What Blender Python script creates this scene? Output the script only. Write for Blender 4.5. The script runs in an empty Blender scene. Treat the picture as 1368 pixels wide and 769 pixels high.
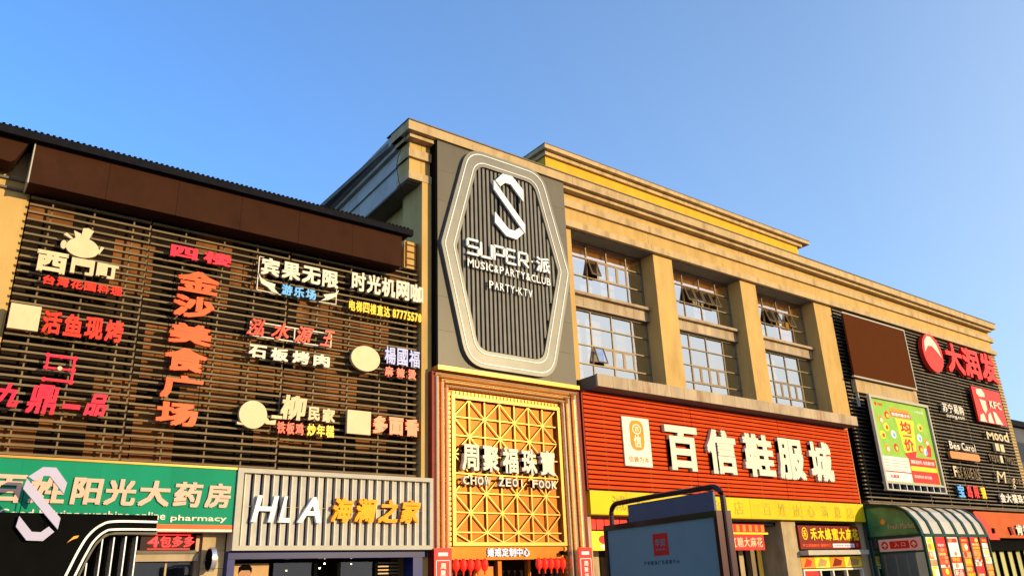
import bpy, bmesh, math, random
from mathutils import Vector, Matrix
random.seed(7)
sc = bpy.context.scene
col = sc.collection
rad = math.radians

# ---------------------------------------------------------------- camera
F_PX, YAW, PITCH, ROLL = 1059.66, rad(52.315), rad(20.614), rad(-2.233)
CAM = Vector((0, -22, 1.6))
h = Vector((math.cos(YAW)*math.cos(PITCH), math.sin(YAW)*math.cos(PITCH), math.sin(PITCH)))
r0 = Vector((math.sin(YAW), -math.cos(YAW), 0)); u0 = r0.cross(h)
r1 = r0*math.cos(ROLL) + u0*math.sin(ROLL); u1 = -r0*math.sin(ROLL) + u0*math.cos(ROLL)
cd = bpy.data.cameras.new('camera'); cam = bpy.data.objects.new('camera', cd); col.objects.link(cam)
m = Matrix((r1, u1, -h)).transposed().to_4x4(); m.translation = CAM
cam.matrix_world = m
cd.sensor_width = 36; cd.lens = 36*F_PX/1368; cd.clip_start = .1; cd.clip_end = 3000
sc.camera = cam

# ---------------------------------------------------------------- light
SUN_AZ, SUN_EL = rad(27), rad(11)          # azimuth measured from the facade normal (-y) towards +x
sd = Vector((math.sin(SUN_AZ)*math.cos(SUN_EL), -math.cos(SUN_AZ)*math.cos(SUN_EL), math.sin(SUN_EL)))
sl = bpy.data.lights.new('sun', 'SUN'); sun = bpy.data.objects.new('sun', sl); col.objects.link(sun)
sl.energy = 2.0; sl.angle = rad(.5); sl.color = (1, .76, .40)
sun.rotation_euler = sd.to_track_quat('Z', 'Y').to_euler(); sun.location = (30, -40, 40)
w = bpy.data.worlds.new('World'); sc.world = w; w.use_nodes = True
nt = w.node_tree; nt.nodes.clear()
sky = nt.nodes.new('ShaderNodeTexSky'); sky.sky_type = 'NISHITA'; sky.sun_disc = False
sky.sun_elevation = SUN_EL; sky.sun_rotation = math.atan2(sd.x, sd.y)
sky.altitude = 0; sky.air_density = 1.0; sky.dust_density = .3; sky.ozone_density = 6
bg = nt.nodes.new('ShaderNodeBackground'); bg.inputs[1].default_value = .15
wo = nt.nodes.new('ShaderNodeOutputWorld')
# thin haze that whitens the sky towards the horizon and towards the sun's side
tc = nt.nodes.new('ShaderNodeTexCoord')
dt = nt.nodes.new('ShaderNodeVectorMath'); dt.operation = 'DOT_PRODUCT'; dt.inputs[1].default_value = (math.sin(SUN_AZ), -math.cos(SUN_AZ), 0)
sz = nt.nodes.new('ShaderNodeSeparateXYZ')
ma = nt.nodes.new('ShaderNodeMath'); ma.operation = 'MULTIPLY_ADD'; ma.inputs[1].default_value = .62; ma.inputs[2].default_value = .56
mz = nt.nodes.new('ShaderNodeMath'); mz.operation = 'SUBTRACT'; mz.inputs[0].default_value = 1.15
mm = nt.nodes.new('ShaderNodeMath'); mm.operation = 'MULTIPLY'; mm.use_clamp = True
hz = nt.nodes.new('ShaderNodeMix'); hz.data_type = 'RGBA'; hc = nt.nodes.new('ShaderNodeMix'); hc.data_type = 'RGBA'; hc.inputs[6].default_value = (1.45, 1.86, 2.15, 1); hc.inputs[7].default_value = (2.8, 2.75, 2.6, 1)
L_ = nt.links.new
L_(tc.outputs['Generated'], dt.inputs[0]); L_(tc.outputs['Generated'], sz.inputs[0]); L_(dt.outputs['Value'], ma.inputs[0]); L_(sz.outputs['Z'], mz.inputs[1])
L_(ma.outputs[0], mm.inputs[0]); L_(mz.outputs[0], mm.inputs[1]); L_(mm.outputs[0], hz.inputs[0]); L_(sky.outputs[0], hz.inputs[6])
L_(dt.outputs['Value'], hc.inputs[0]); L_(hc.outputs[2], hz.inputs[7]); L_(hz.outputs[2], bg.inputs[0]); L_(bg.outputs[0], wo.inputs[0])
sc.view_settings.view_transform = 'Standard'; sc.view_settings.look = 'None'
sc.view_settings.exposure = 1.5; sc.view_settings.gamma = 1

# ---------------------------------------------------------------- materials
def mat(name, c, rough=.6, metal=0, var=.12, scale=3., streak=0, bump=0, bscale=20., emit=0, spec=.15, coat=0, stain=None):
    M = bpy.data.materials.new(name); M.use_nodes = True
    n = M.node_tree; b = n.nodes['Principled BSDF']
    b.inputs['Roughness'].default_value = rough; b.inputs['Metallic'].default_value = metal
    b.inputs['Specular IOR Level'].default_value = spec
    if coat: b.inputs['Coat Weight'].default_value = coat; b.inputs['Coat Roughness'].default_value = .08
    g = n.nodes.new('ShaderNodeNewGeometry')
    tx = n.nodes.new('ShaderNodeTexNoise'); tx.inputs['Scale'].default_value = scale; tx.inputs['Detail'].default_value = 6
    mp = n.nodes.new('ShaderNodeMapping')
    if streak: mp.inputs['Scale'].default_value = (1, 1, 1/streak)
    n.links.new(g.outputs['Position'], mp.inputs[0]); n.links.new(mp.outputs[0], tx.inputs['Vector'])
    oi = n.nodes.new('ShaderNodeObjectInfo')
    rm = n.nodes.new('ShaderNodeMapRange'); rm.inputs[1].default_value = .25; rm.inputs[2].default_value = .75
    rm.inputs[3].default_value = 1-var; rm.inputs[4].default_value = 1+var
    n.links.new(tx.outputs[0], rm.inputs[0])
    r2 = n.nodes.new('ShaderNodeMapRange'); r2.inputs[3].default_value = 1-var*.5; r2.inputs[4].default_value = 1+var*.5
    n.links.new(oi.outputs['Random'], r2.inputs[0])
    mu = n.nodes.new('ShaderNodeMath'); mu.operation = 'MULTIPLY'
    n.links.new(rm.outputs[0], mu.inputs[0]); n.links.new(r2.outputs[0], mu.inputs[1])
    sca = n.nodes.new('ShaderNodeVectorMath'); sca.operation = 'SCALE'; sca.inputs[0].default_value = c[:3]
    n.links.new(mu.outputs[0], sca.inputs['Scale'])
    last = sca.outputs[0]
    if stain:
        t2 = n.nodes.new('ShaderNodeTexNoise'); t2.inputs['Scale'].default_value = stain[2]; t2.inputs['Detail'].default_value = 8; t2.inputs['Roughness'].default_value = .65
        m2 = n.nodes.new('ShaderNodeMapping'); m2.inputs['Scale'].default_value = (1, 1, stain[3])
        n.links.new(g.outputs['Position'], m2.inputs[0]); n.links.new(m2.outputs[0], t2.inputs['Vector'])
        cr = n.nodes.new('ShaderNodeMapRange'); cr.inputs[1].default_value = .5; cr.inputs[2].default_value = .68; cr.inputs[4].default_value = stain[1]
        n.links.new(t2.outputs[0], cr.inputs[0])
        mx = n.nodes.new('ShaderNodeMix'); mx.data_type = 'RGBA'
        n.links.new(cr.outputs[0], mx.inputs[0]); n.links.new(last, mx.inputs[6]); mx.inputs[7].default_value = (*stain[0], 1)
        last = mx.outputs[2]
    n.links.new(last, b.inputs['Base Color'])
    if bump:
        tb = n.nodes.new('ShaderNodeTexNoise'); tb.inputs['Scale'].default_value = bscale; tb.inputs['Detail'].default_value = 4
        n.links.new(g.outputs['Position'], tb.inputs['Vector'])
        bp = n.nodes.new('ShaderNodeBump'); bp.inputs['Strength'].default_value = bump; bp.inputs['Distance'].default_value = .02
        n.links.new(tb.outputs[0], bp.inputs['Height']); n.links.new(bp.outputs[0], b.inputs['Normal'])
    if emit:
        b.inputs['Emission Color'].default_value = (*c[:3], 1); b.inputs['Emission Strength'].default_value = emit
    return M

def glass(name, tint, refl=.6, rough=.02, top=1):
    M = bpy.data.materials.new(name); M.use_nodes = True
    n = M.node_tree; n.nodes.clear()
    o = n.nodes.new('ShaderNodeOutputMaterial'); mx = n.nodes.new('ShaderNodeMixShader')
    tr = n.nodes.new('ShaderNodeBsdfTransparent'); tr.inputs[0].default_value = (*tint, 1)
    gl = n.nodes.new('ShaderNodeBsdfGlossy'); gl.inputs['Roughness'].default_value = rough; gl.inputs[0].default_value = (.93, .96, 1, 1)
    fr = n.nodes.new('ShaderNodeLayerWeight'); fr.inputs[0].default_value = .5
    mr = n.nodes.new('ShaderNodeMapRange'); mr.inputs[3].default_value = refl; mr.inputs[4].default_value = top
    n.links.new(fr.outputs['Fresnel'], mr.inputs[0])
    g = n.nodes.new('ShaderNodeNewGeometry'); tb = n.nodes.new('ShaderNodeTexNoise'); tb.inputs['Scale'].default_value = .9
    oi = n.nodes.new('ShaderNodeObjectInfo'); ad = n.nodes.new('ShaderNodeVectorMath'); ad.operation = 'ADD'
    n.links.new(g.outputs['Position'], ad.inputs[0]); n.links.new(oi.outputs['Random'], ad.inputs[1]); n.links.new(ad.outputs[0], tb.inputs['Vector'])
    bp = n.nodes.new('ShaderNodeBump'); bp.inputs['Strength'].default_value = .12; bp.inputs['Distance'].default_value = .05
    n.links.new(tb.outputs[0], bp.inputs['Height']); n.links.new(bp.outputs[0], gl.inputs['Normal'])
    n.links.new(mr.outputs[0], mx.inputs[0]); n.links.new(tr.outputs[0], mx.inputs[1]); n.links.new(gl.outputs[0], mx.inputs[2])
    n.links.new(mx.outputs[0], o.inputs[0])
    return M

STAIN = ((.22, .12, .05), .5, 1.5, .3)
M = dict(
 stucco=mat('yellow stucco', (.50, .325, .115), .85, var=.10, scale=2, streak=3, bump=.25, bscale=40, stain=((.22, .12, .05), .3, 1.5, .3)),
 stucco_band=mat('cream stucco', (.47, .34, .18), .85, var=.12, scale=3, streak=3, bump=.2, bscale=40, stain=((.18, .10, .05), .5, 1.9, .3)),
 attic=mat('ochre stucco', (.60, .35, .03), .85, var=.08, scale=2, streak=3, bump=.2, stain=((.35, .18, .04), .3, 1.2, .3)),
 grey_stucco=mat('grey stucco', (.42, .40, .37), .85, var=.1, scale=2, streak=3, bump=.25, stain=((.2, .16, .12), .35, 1.5, .3)),
 concrete=mat('weathered stone', (.40, .31, .21), .8, var=.18, scale=2.5, streak=4, bump=.3, bscale=25, stain=((.22, .11, .05), .7, 1.3, .25)),
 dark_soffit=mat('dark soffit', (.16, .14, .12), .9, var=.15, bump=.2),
 brown=mat('brown sheet', (.040, .015, .008), .8, spec=.05, var=.10, scale=1.5, bump=.08, bscale=3, stain=((.022, .009, .005), .4, 1.8, .6)),
 roofdark=mat('dark roof metal', (.010, .010, .014), .8, spec=.05, var=.3, scale=6),
 slat=mat('taupe aluminium slat', (.165, .12, .065), .6, var=.25, scale=1.3),
 brown2=mat('rust brown sheet', (.075, .019, .003), .8, spec=.04, var=.05, scale=1.5),
 board=mat('rust brown board', (.17, .062, .016), .8, var=.5, scale=1.6),
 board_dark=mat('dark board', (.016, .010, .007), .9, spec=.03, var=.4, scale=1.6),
 slat_black=mat('black slat', (.15, .12, .085), .45, .1, var=.3, scale=1.5),
 black=mat('black', (.003, .003, .003), .8, spec=.03, var=.2),
 red_slat=mat('red slat', (.56, .052, .003), .6, spec=.06, var=.18, scale=1.2, streak=.3),
 dark_red=mat('dark red panel', (.18, .014, .008), .5, var=.2),
 letter_white=mat('white acrylic letter', (.66, .60, .50), .5, var=.05),
 cream=mat('cream acrylic', (.62, .50, .31), .5, var=.05, stain=((.45, .34, .2), .3, 2.5, .6)),
 letter_red=mat('red acrylic letter', (.82, .035, .02), .32, var=.08),
 letter_pink=mat('crimson acrylic', (.80, .02, .06), .32, var=.08),
 letter_orange=mat('orange red acrylic', (.85, .10, .025), .32, var=.08),
 letter_blue=mat('sky blue acrylic', (.10, .38, .80), .35, var=.08),
 letter_violet=mat('pale violet acrylic', (.32, .36, .72), .35, var=.08),
 letter_yellow=mat('yellow acrylic', (.85, .55, .02), .35, var=.08),
 pink_white=mat('pink white vinyl', (.72, .42, .33), .6, spec=.08, var=.04),
 green=mat('green vinyl', (.005, .225, .125), .6, spec=.08, var=.10, scale=1.2, streak=3),
 red_trim=mat('orange red trim', (.80, .10, .02), .4),
 pale_metal=mat('pale aluminium', (.42, .39, .33), .6, var=.08),
 rib_metal=mat('ribbed aluminium', (.40, .38, .34), .6, var=.12),
 navy=mat('navy paint', (.012, .018, .12), .35, var=.2),
 gold=mat('polished gold', (1.0, .72, .38), .24, metal=.75, spec=.6, var=.06, scale=2, bump=.06, bscale=4),
 gold_flat=mat('gold panel', (.32, .092, .003), .42, metal=.25, var=.25, scale=1.6, bump=.12, bscale=3),
 gold_bar=mat('gold bar', (.46, .21, .05), .36, metal=.5, var=.08),
 gold_text=mat('gilded letter', (.62, .21, .006), .5, metal=.2, var=.15),
 redgold=mat('copper reveal', (.44, .13, .018), .45, metal=.2, var=.2),
 panel=mat('grey brown composite', (.085, .074, .055), .42, spec=.25, var=.10, scale=1.2, streak=2, bump=.05, bscale=2, stain=((.07, .04, .022), .3, 1.2, .3)),
 hexband=mat('brushed grey band', (.14, .137, .125), .38, metal=.15, spec=.3, var=.12, scale=2),
 rib=mat('grey rib', (.165, .155, .14), .5, var=.12),
 whiteline=mat('white neon tube', (.85, .84, .80), .3),
 s_white=mat('brushed white metal', (.78, .78, .78), .45, var=.03),
 s_lilac=mat('lilac white acrylic', (.42, .40, .56), .5, var=.03),
 silver=mat('silver tube', (.75, .75, .78), .2, .8),
 pink_sofa=mat('peach', (.8, .5, .3), .5),
 yellow=mat('yellow sheet', (.60, .45, .004), .55, var=.08, scale=1, stain=((.45, .30, .01), .35, 1.5, .5)),
 ghost=mat('faded lettering', (.42, .33, .03), .6, var=.2),
 plaque=mat('cream plaque', (.80, .72, .58), .45, var=.04),
 orange=mat('orange print', (.75, .25, .02), .5),
 tan_orange=mat('pale orange acrylic', (.62, .24, .08), .5),
 tan=mat('tan print', (.45, .27, .12), .5),
 dkgreen=mat('dark green steel', (.003, .04, .025), .35, var=.15),
 poster_green=mat('lime print', (.24, .45, .05), .45, var=.15, scale=2),
 poster_white=mat('white print', (.80, .78, .72), .45),
 poster_red=mat('red print', (.78, .03, .025), .45, var=.1),
 poster_yellow=mat('yellow print', (.9, .65, .03), .45),
 signorange=mat('orange fascia', (.46, .085, .012), .6, var=.15, scale=1.5),
 coral=mat('coral fascia', (.62, .06, .035), .6, var=.1),
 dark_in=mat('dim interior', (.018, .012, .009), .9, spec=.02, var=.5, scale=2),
 warm_in=mat('warm interior', (1, .55, .06), .8, var=.15, scale=2),
 olive_in=mat('olive interior', (.16, .14, .06), .8, var=.4, scale=1.6),
 curtain=mat('pale green curtain', (.42, .40, .18), .8, var=.15, scale=3, streak=8),
 curtain_w=mat('pale curtain', (.7, .66, .58), .8, var=.1, scale=3, streak=8),
 muntin=mat('bronze window frame', (.20, .15, .10), .4, .3, var=.1),
 steel_dark=mat('dark maroon steel', (.035, .008, .007), .3, .2, var=.2, coat=.4),
 bluegrey=mat('grey blue sheet', (.165, .235, .255), .35, var=.06, scale=1.5, bump=.05, bscale=2),
 bluegrey2=mat('slate sheet', (.075, .085, .13), .4, var=.08),
 logo_red=mat('deep red print', (.55, .012, .012), .45),
 ink=mat('dark ink', (.03, .06, .09), .5),
 led=mat('red LED', (1, .02, .02), .5, emit=1.6),
 led_board=mat('LED board', (.02, .004, .004), .5),
 lit_white=mat('lit white letter', (.60, .62, .72), .5, emit=.08),
 lit_red=mat('red lantern', (.85, .03, .015), .5, emit=.12, var=.1),
 asphalt=mat('asphalt', (.05, .05, .05), .9, var=.3, scale=4, bump=.4, bscale=60),
 paving=mat('paving stone', (.30, .27, .24), .85, var=.2, scale=2, bump=.2),
 milky=mat('milky acrylic sheet', (.46, .42, .36), .3, spec=.5, var=.12, scale=1.5, streak=3),
 endgreen=mat('green printed glass', (.05, .19, .07), .25, spec=.5, var=.5, scale=1.5),
 tile=mat('beige wall tile', (.40, .31, .18), .6, var=.12, scale=2, stain=STAIN),
 dark_bld=mat('dark cladding', (.06, .065, .075), .4, var=.3, scale=.4),
 lamp=mat('warm bulb', (1, .75, .4), .4, emit=6),
 skin=mat('portrait print', (.42, .22, .12), .6),
)
M['glass'] = glass('mirror glass', (.95, .90, .78), .58)
M['glass_dk'] = glass('shop glass', (.5, .5, .5), .02, top=.3)
M['glass_gr'] = glass('green tinted glass', (.25, .55, .35), .25)
M['poly'] = glass('clear acrylic roof sheet', (.80, .82, .78), .30, .12)

# ---------------------------------------------------------------- building helpers
class Fr:
    """local frame: u along the wall, v up, d out of the wall"""
    def __init__(s, o=(0, 0, 0), out=(0, -1, 0)):
        s.o = Vector(o); s.out = Vector(out).normalized(); s.u = Vector((0, 0, 1)).cross(s.out)
    def __call__(s, u, v, d): return s.o + s.u*u + Vector((0, 0, 1))*v + s.out*d
F = Fr()
class MB:
    def __init__(s, fr=F): s.b = bmesh.new(); s.f = fr
    def box(s, u0, u1, v0, v1, d0, d1):
        vs = [s.b.verts.new(s.f(u, v, d)) for d in (d0, d1) for v in (v0, v1) for u in (u0, u1)]
        for q in ((0, 1, 3, 2), (4, 5, 7, 6), (0, 1, 5, 4), (2, 3, 7, 6), (0, 2, 6, 4), (1, 3, 7, 5)): s.b.faces.new([vs[i] for i in q])
        return s
    def sheet(s, u0, u1, v0, v1, d0, d1):
        """a pane: front face and its four edges; the hidden back is left open so light crosses one surface"""
        vs = [s.b.verts.new(s.f(u, v, d)) for d in (d0, d1) for v in (v0, v1) for u in (u0, u1)]
        for q in ((4, 5, 7, 6), (0, 1, 5, 4), (2, 3, 7, 6), (0, 2, 6, 4), (1, 3, 7, 5)): s.b.faces.new([vs[i] for i in q])
        return s
    def prism(s, pts, d0, d1):
        a = [s.b.verts.new(s.f(u, v, d0)) for u, v in pts]; c = [s.b.verts.new(s.f(u, v, d1)) for u, v in pts]
        s.b.faces.new(a); s.b.faces.new(c); n = len(pts)
        for i in range(n): s.b.faces.new((a[i], a[(i+1) % n], c[(i+1) % n], c[i]))
        return s
    def ring(s, outer, inner, d0, d1):
        n = len(outer); L = [[s.b.verts.new(s.f(u, v, d)) for u, v in p] for p, d in ((outer, d0), (outer, d1), (inner, d1), (inner, d0))]
        for k in range(4):
            A, B = L[k], L[(k+1) % 4]
            for i in range(n): s.b.faces.new((A[i], A[(i+1) % n], B[(i+1) % n], B[i]))
        return s
    def bar(s, a, c, wd, d0, d1):
        a, c = Vector(a), Vector(c); t = (c-a).normalized(); n = Vector((-t.y, t.x))*wd/2
        return s.prism([tuple(a+n), tuple(c+n), tuple(c-n), tuple(a-n)], d0, d1)
    def line(s, pts, wd, d0, d1):
        for a, c in zip(pts, pts[1:]): s.bar(a, c, wd, d0, d1)
        return s
    def profile(s, pts, u0, u1):
        """pts are (d, v) swept along u"""
        a = [s.b.verts.new(s.f(u0, v, d)) for d, v in pts]; c = [s.b.verts.new(s.f(u1, v, d)) for d, v in pts]
        s.b.faces.new(a); s.b.faces.new(c); n = len(pts)
        for i in range(n): s.b.faces.new((a[i], a[(i+1) % n], c[(i+1) % n], c[i]))
        return s
    def tube(s, pts, r, n=8):
        """tube through world points"""
        pts = [Vector(p) for p in pts]; rings = []
        for i, p in enumerate(pts):
            t = (pts[min(i+1, len(pts)-1)]-pts[max(i-1, 0)]).normalized()
            a = Vector((0, 0, 1)) if abs(t.z) < .9 else Vector((1, 0, 0))
            x = t.cross(a).normalized(); y = t.cross(x)
            rings.append([s.b.verts.new(p+(x*math.cos(k*math.tau/n)+y*math.sin(k*math.tau/n))*r) for k in range(n)])
        for A, B in zip(rings, rings[1:]):
            for k in range(n): s.b.faces.new((A[k], A[(k+1) % n], B[(k+1) % n], B[k]))
        s.b.faces.new(rings[0]); s.b.faces.new(rings[-1]); return s
    def ell(s, cu, cv, ru, rv, d0, d1, n=28):
        return s.prism([(cu+ru*math.cos(i*math.tau/n), cv+rv*math.sin(i*math.tau/n)) for i in range(n)], d0, d1)
    def mesh(s, name):
        bmesh.ops.recalc_face_normals(s.b, faces=s.b.faces)
        me = bpy.data.meshes.new(name); s.b.to_mesh(me); s.b.free(); return me

def wloc(o):
    v = Vector(o.location)
    while o.parent: o = o.parent; v += Vector(o.location)
    return v
def put(name, me, m, parent=None, loc=(0, 0, 0)):
    """link a mesh; loc is the world place of the mesh's own origin"""
    if not me.materials: me.materials.append(M[m])
    o = bpy.data.objects.new(name, me); col.objects.link(o)
    if parent: o.parent = parent; o.location = Vector(loc)-wloc(parent)
    else: o.location = loc
    return o
def part(name, mb, m, parent=None): return put(name, mb.mesh(name), m, parent)
def thing(name, label, cat, loc=(0, 0, 0), group=None):
    o = bpy.data.objects.new(name, None); col.objects.link(o); o.location = loc
    o.empty_display_size = .3
    o['label'] = label; o['category'] = cat
    if group: o['group'] = group
    return o
def tag(o, label, cat, group=None):
    o['label'] = label; o['category'] = cat
    if group: o['group'] = group
    return o
def struct(name, mb, m): o = part(name, mb, m); o['kind'] = 'structure'; return o

_tc = {}
def glyph(ch, off):
    """outline mesh of a string (x right, y up, z thickness 0..1), made bold by shifted copies"""
    if ch not in _tc:
        c = bpy.data.curves.new('t', 'FONT'); c.body = ch; c.size = 1; c.extrude = .5; c.resolution_u = 2
        o = bpy.data.objects.new('t', c); me = bpy.data.meshes.new_from_object(o)
        _tc[ch] = ([tuple(v.co) for v in me.vertices], [tuple(p.vertices) for p in me.polygons])
        bpy.data.objects.remove(o); bpy.data.curves.remove(c); bpy.data.meshes.remove(me)
    vs, fs = _tc[ch]
    if off < .007 or not vs: return vs, fs
    V, Q = [], []
    for k, (dx, dy) in enumerate(((0, 0), (-1, -1), (1, -1), (-1, 1), (1, 1))):
        n = len(V)
        V += [(x+dx*off, y+dy*off, z-(.006*k if z > 0 else 0)) for x, y, z in vs]; Q += [tuple(i+n for i in f) for f in fs]
    return V, Q
def text(parent, s, u0, u1, v0, v1, d, m, th=.1, off=.018, fr=F, name='character', shear=0, label=None):
    vs, fs = glyph(s, off)
    if not vs: return
    x0, x1 = min(v[0] for v in vs), max(v[0] for v in vs); y0, y1 = min(v[1] for v in vs), max(v[1] for v in vs)
    sx, sy = (u1-u0)/max(x1-x0, 1e-4), (v1-v0)/max(y1-y0, 1e-4)
    out = [fr(u0+(x-x0)*sx+shear*(y-(y0+y1)/2)*sy, v0+(y-y0)*sy, d-th*(.5-z)) for x, y, z in vs]
    me = bpy.data.meshes.new(name); me.from_pydata(out, [], fs); me.update()
    o = put(name, me, m, parent)
    if label: o['label'] = label
    return o
def row(parent, s, u0, u1, v0, v1, d, m, th=.1, off=.018, fr=F, gap=.12, shear=0):
    """one character after the other, each an object; thin glyphs keep their height"""
    n = len(s); c = (u1-u0)/n
    for i, ch in enumerate(s):
        if ch == ' ': continue
        a = u0+i*c+c*gap/2; b = u0+(i+1)*c-c*gap/2
        if ch == '一': text(parent, ch, a, b, v0+(v1-v0)*.40, v0+(v1-v0)*.58, d, m, th, off, fr, shear=shear)
        elif ch in '·.': text(parent, ch, (a+b)/2-.03, (a+b)/2+.03, (v0+v1)/2-.03, (v0+v1)/2+.03, d, m, th, off, fr)
        else: text(parent, ch, a, b, v0, v1, d, m, th, off, fr, shear=shear)
def word(parent, s, u0, u1, v0, v1, d, m, th=.03, off=.01, fr=F, name='lettering', shear=0):
    o = text(parent, s, u0, u1, v0, v1, d, m, th, off, fr, name, shear)
    o['kind'] = 'stuff'
    return o

# ================================================================= SETTING
struct('ground', MB().box(-400, 500, -.1, 0, -400, 400), 'asphalt')
struct('pavement', MB().box(-60, 120, .004, .13, 0, 7.5), 'paving')

# far dark building at the right edge
fb = thing('office_building', 'dark glazed building far behind the right end of the mall', 'building', (98, 25, 0))
part('wall', MB().box(84, 125, 0, 15.2, -55, -12), 'dark_bld', fb)
part('roof', MB().box(83.5, 125.5, 15.2, 15.8, -55.5, -11.6), 'roofdark', fb)
for i in range(5):
    part('window', MB().box(84.6+i*3, 86.8+i*3, 11.6, 13.6, -12, -11.95), 'glass_dk', fb)
for i in range(5):
    part('window', MB().box(84.6+i*3, 86.8+i*3, 7.6, 9.6, -12, -11.95), 'glass_dk', fb)
for i in range(9):
    part('window', MB(Fr((84, 0, 0), (-1, 0, 0))).box(-14.5-i*3, -12.6-i*3, 11.6, 13.6, 0, .05), 'glass_dk', fb)

# ================================================================= LEFT BLOCK
lb = thing('shopping_block', 'lower left shopping block with brown fascia and dark roof edge', 'building', (6, 4, 0))
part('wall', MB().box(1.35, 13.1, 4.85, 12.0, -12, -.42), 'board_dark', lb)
part('wall', MB().box(-14, 1.35, 0, 12.0, -12, -.2), 'stucco', lb)
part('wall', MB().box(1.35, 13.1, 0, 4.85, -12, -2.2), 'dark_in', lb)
part('wall', MB().box(-14, 12.4, 12.0, 12.85, -12, -.25), 'stucco_band', lb)
for z in (11.93, 11.66): part('moulding', MB().box(-14, 1.33, z, z+.06, -.2, -.12), 'dark_soffit', lb)
part('pilaster', MB().box(.62, 1.3, 4.9, 11.6, -.2, -.16), 'stucco', lb)
part('roof', MB().box(-14, 12.3, 12.84, 12.9, -12, .72), 'roofdark', lb)
edge = MB().box(-14, 12.28, 12.74, 12.96, .62, .8)
part('roof_edge', edge, 'roofdark', lb)
tiles = MB().box(-.035, .035, 0, .02, 0, .22).mesh('roof_tile')
for i in range(105): put('roof_tile', tiles, 'roofdark', lb, (-2.5+i*.14, -.62, 12.955))
part('fascia_core', MB().box(1.22, 11.94, 11.64, 12.74, -.1, .58), 'black', lb)
for i in range(6): part('brown_fascia', MB().box(1.2+i*1.7935, 1.2+(i+1)*1.7935-.008, 11.62, 12.76, -.1, .6), 'brown', lb)
part('brown_fascia', MB().prism([(-14, 12.14), (-1, 12.14), (.55, 12.1), (.75, 12.08), (.84, 12.16), (1.08, 12.76), (-14, 12.76)], -.1, .55), 'brown', lb)['label'] = 'short brown fascia board with slanted end'
part('fascia_frame', MB().box(1.185, 1.215, 11.6, 12.77, -.1, .62), 'pale_metal', lb)
lad = part('vent_grille', MB().box(12.45, 12.98, 11.95, 12.95, -.3, -.1), 'stucco', lb)
for i in range(4): part('grille_bar', MB().box(12.5, 12.93, 12.05+i*.25, 12.085+i*.25, -.1, -.06), 'board', lad)
for x in (12.5, 12.9): part('grille_bar', MB().box(x, x+.035, 11.98, 12.92, -.1, -.055), 'board', lad)

# louvre screen
ls = thing('louvre_screen', 'taupe slatted screen covering the left block behind all its shop signs', 'screen', (7, 0, 4.9))
segs = ((1.37, 4.30), (4.36, 8.36), (8.43, 12.97))
PITCH_Z = .205
for a, b in segs:
    me = MB().box(-(b-a)/2, (b-a)/2, -.026, .026, -.1, 0).mesh('slat')
    for k in range(34):
        put('slat', me, 'slat', ls, ((a+b)/2, random.uniform(-.004, .004), 11.72-k*PITCH_Z))
for x in (1.9, 2.9, 3.9, 4.33, 5.3, 6.4, 7.4, 8.395, 9.4, 10.5, 11.6, 12.6):
    part('post', MB().box(x-.02, x+.02, 4.88, 11.8, -.17, -.105), 'slat', ls)
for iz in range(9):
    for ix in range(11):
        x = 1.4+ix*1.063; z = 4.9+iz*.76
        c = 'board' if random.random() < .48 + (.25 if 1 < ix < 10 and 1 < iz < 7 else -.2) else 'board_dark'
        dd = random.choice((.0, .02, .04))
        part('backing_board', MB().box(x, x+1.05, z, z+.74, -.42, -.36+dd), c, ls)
part('bottom_rail', MB().box(1.3, 13.16, 4.86, 4.90, -.2, .02), 'red_trim', ls)

# ----- shop signs on the screen
D = .25
s = thing('shop_sign', 'cream lettering under a round cream pot shape, small red characters below', 'sign', (2.7, -.2, 9.5))
text(s, '西', 1.72, 2.42, 9.46, 10.03, D, 'cream', .1, .05); text(s, '門', 2.5, 3.04, 9.55, 9.98, D, 'cream', .1, .045); text(s, '町', 3.1, 3.62, 9.56, 9.96, D, 'cream', .1, .05)
pot = MB(); pts = []
for i in range(30):
    a = i*math.tau/30; pts.append((2.70+.385*math.cos(a), 10.26+(.30 if math.sin(a) > 0 else .25)*math.sin(a)))
pot.prism(pts, D-.1, D)
part('pot_shape', pot, 'cream', s)
part('pot_stem', MB().prism([(2.45, 10.5), (2.28, 10.62), (2.22, 10.55), (2.40, 10.47)], D-.1, D-.004).prism([(2.5, 10.52), (2.44, 10.72), (2.62, 10.66), (2.62, 10.53)], D-.1, D-.006).prism([(2.62, 10.5), (2.64, 10.83), (2.76, 10.86), (2.9, 10.8), (2.86, 10.7), (2.8, 10.5)], D-.1, D-.008), 'cream', s)
part('pot_handle', MB().ell(2.26, 10.28, .07, .12, D-.1, D-.01, 14), 'cream', s)
part('pot_handle', MB().prism([(3.1, 10.18), (3.2, 10.4), (3.13, 10.42), (3.07, 10.25)], D-.1, D-.01), 'cream', s)
row(s, '台灣花園料理', 1.92, 3.8, 9.14, 9.38, D, 'letter_red', .08, .03)

s = thing('shop_sign', 'blank cream square beside four bold red characters', 'sign', (2.7, -.2, 7.9))
part('square_board', MB().box(1.38, 2.03, 7.89, 8.52, D-.12, D), 'cream', s)
row(s, '活鱼现烤', 2.07, 3.97, 7.88, 8.46, D, 'letter_red', .1, .035)

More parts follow.
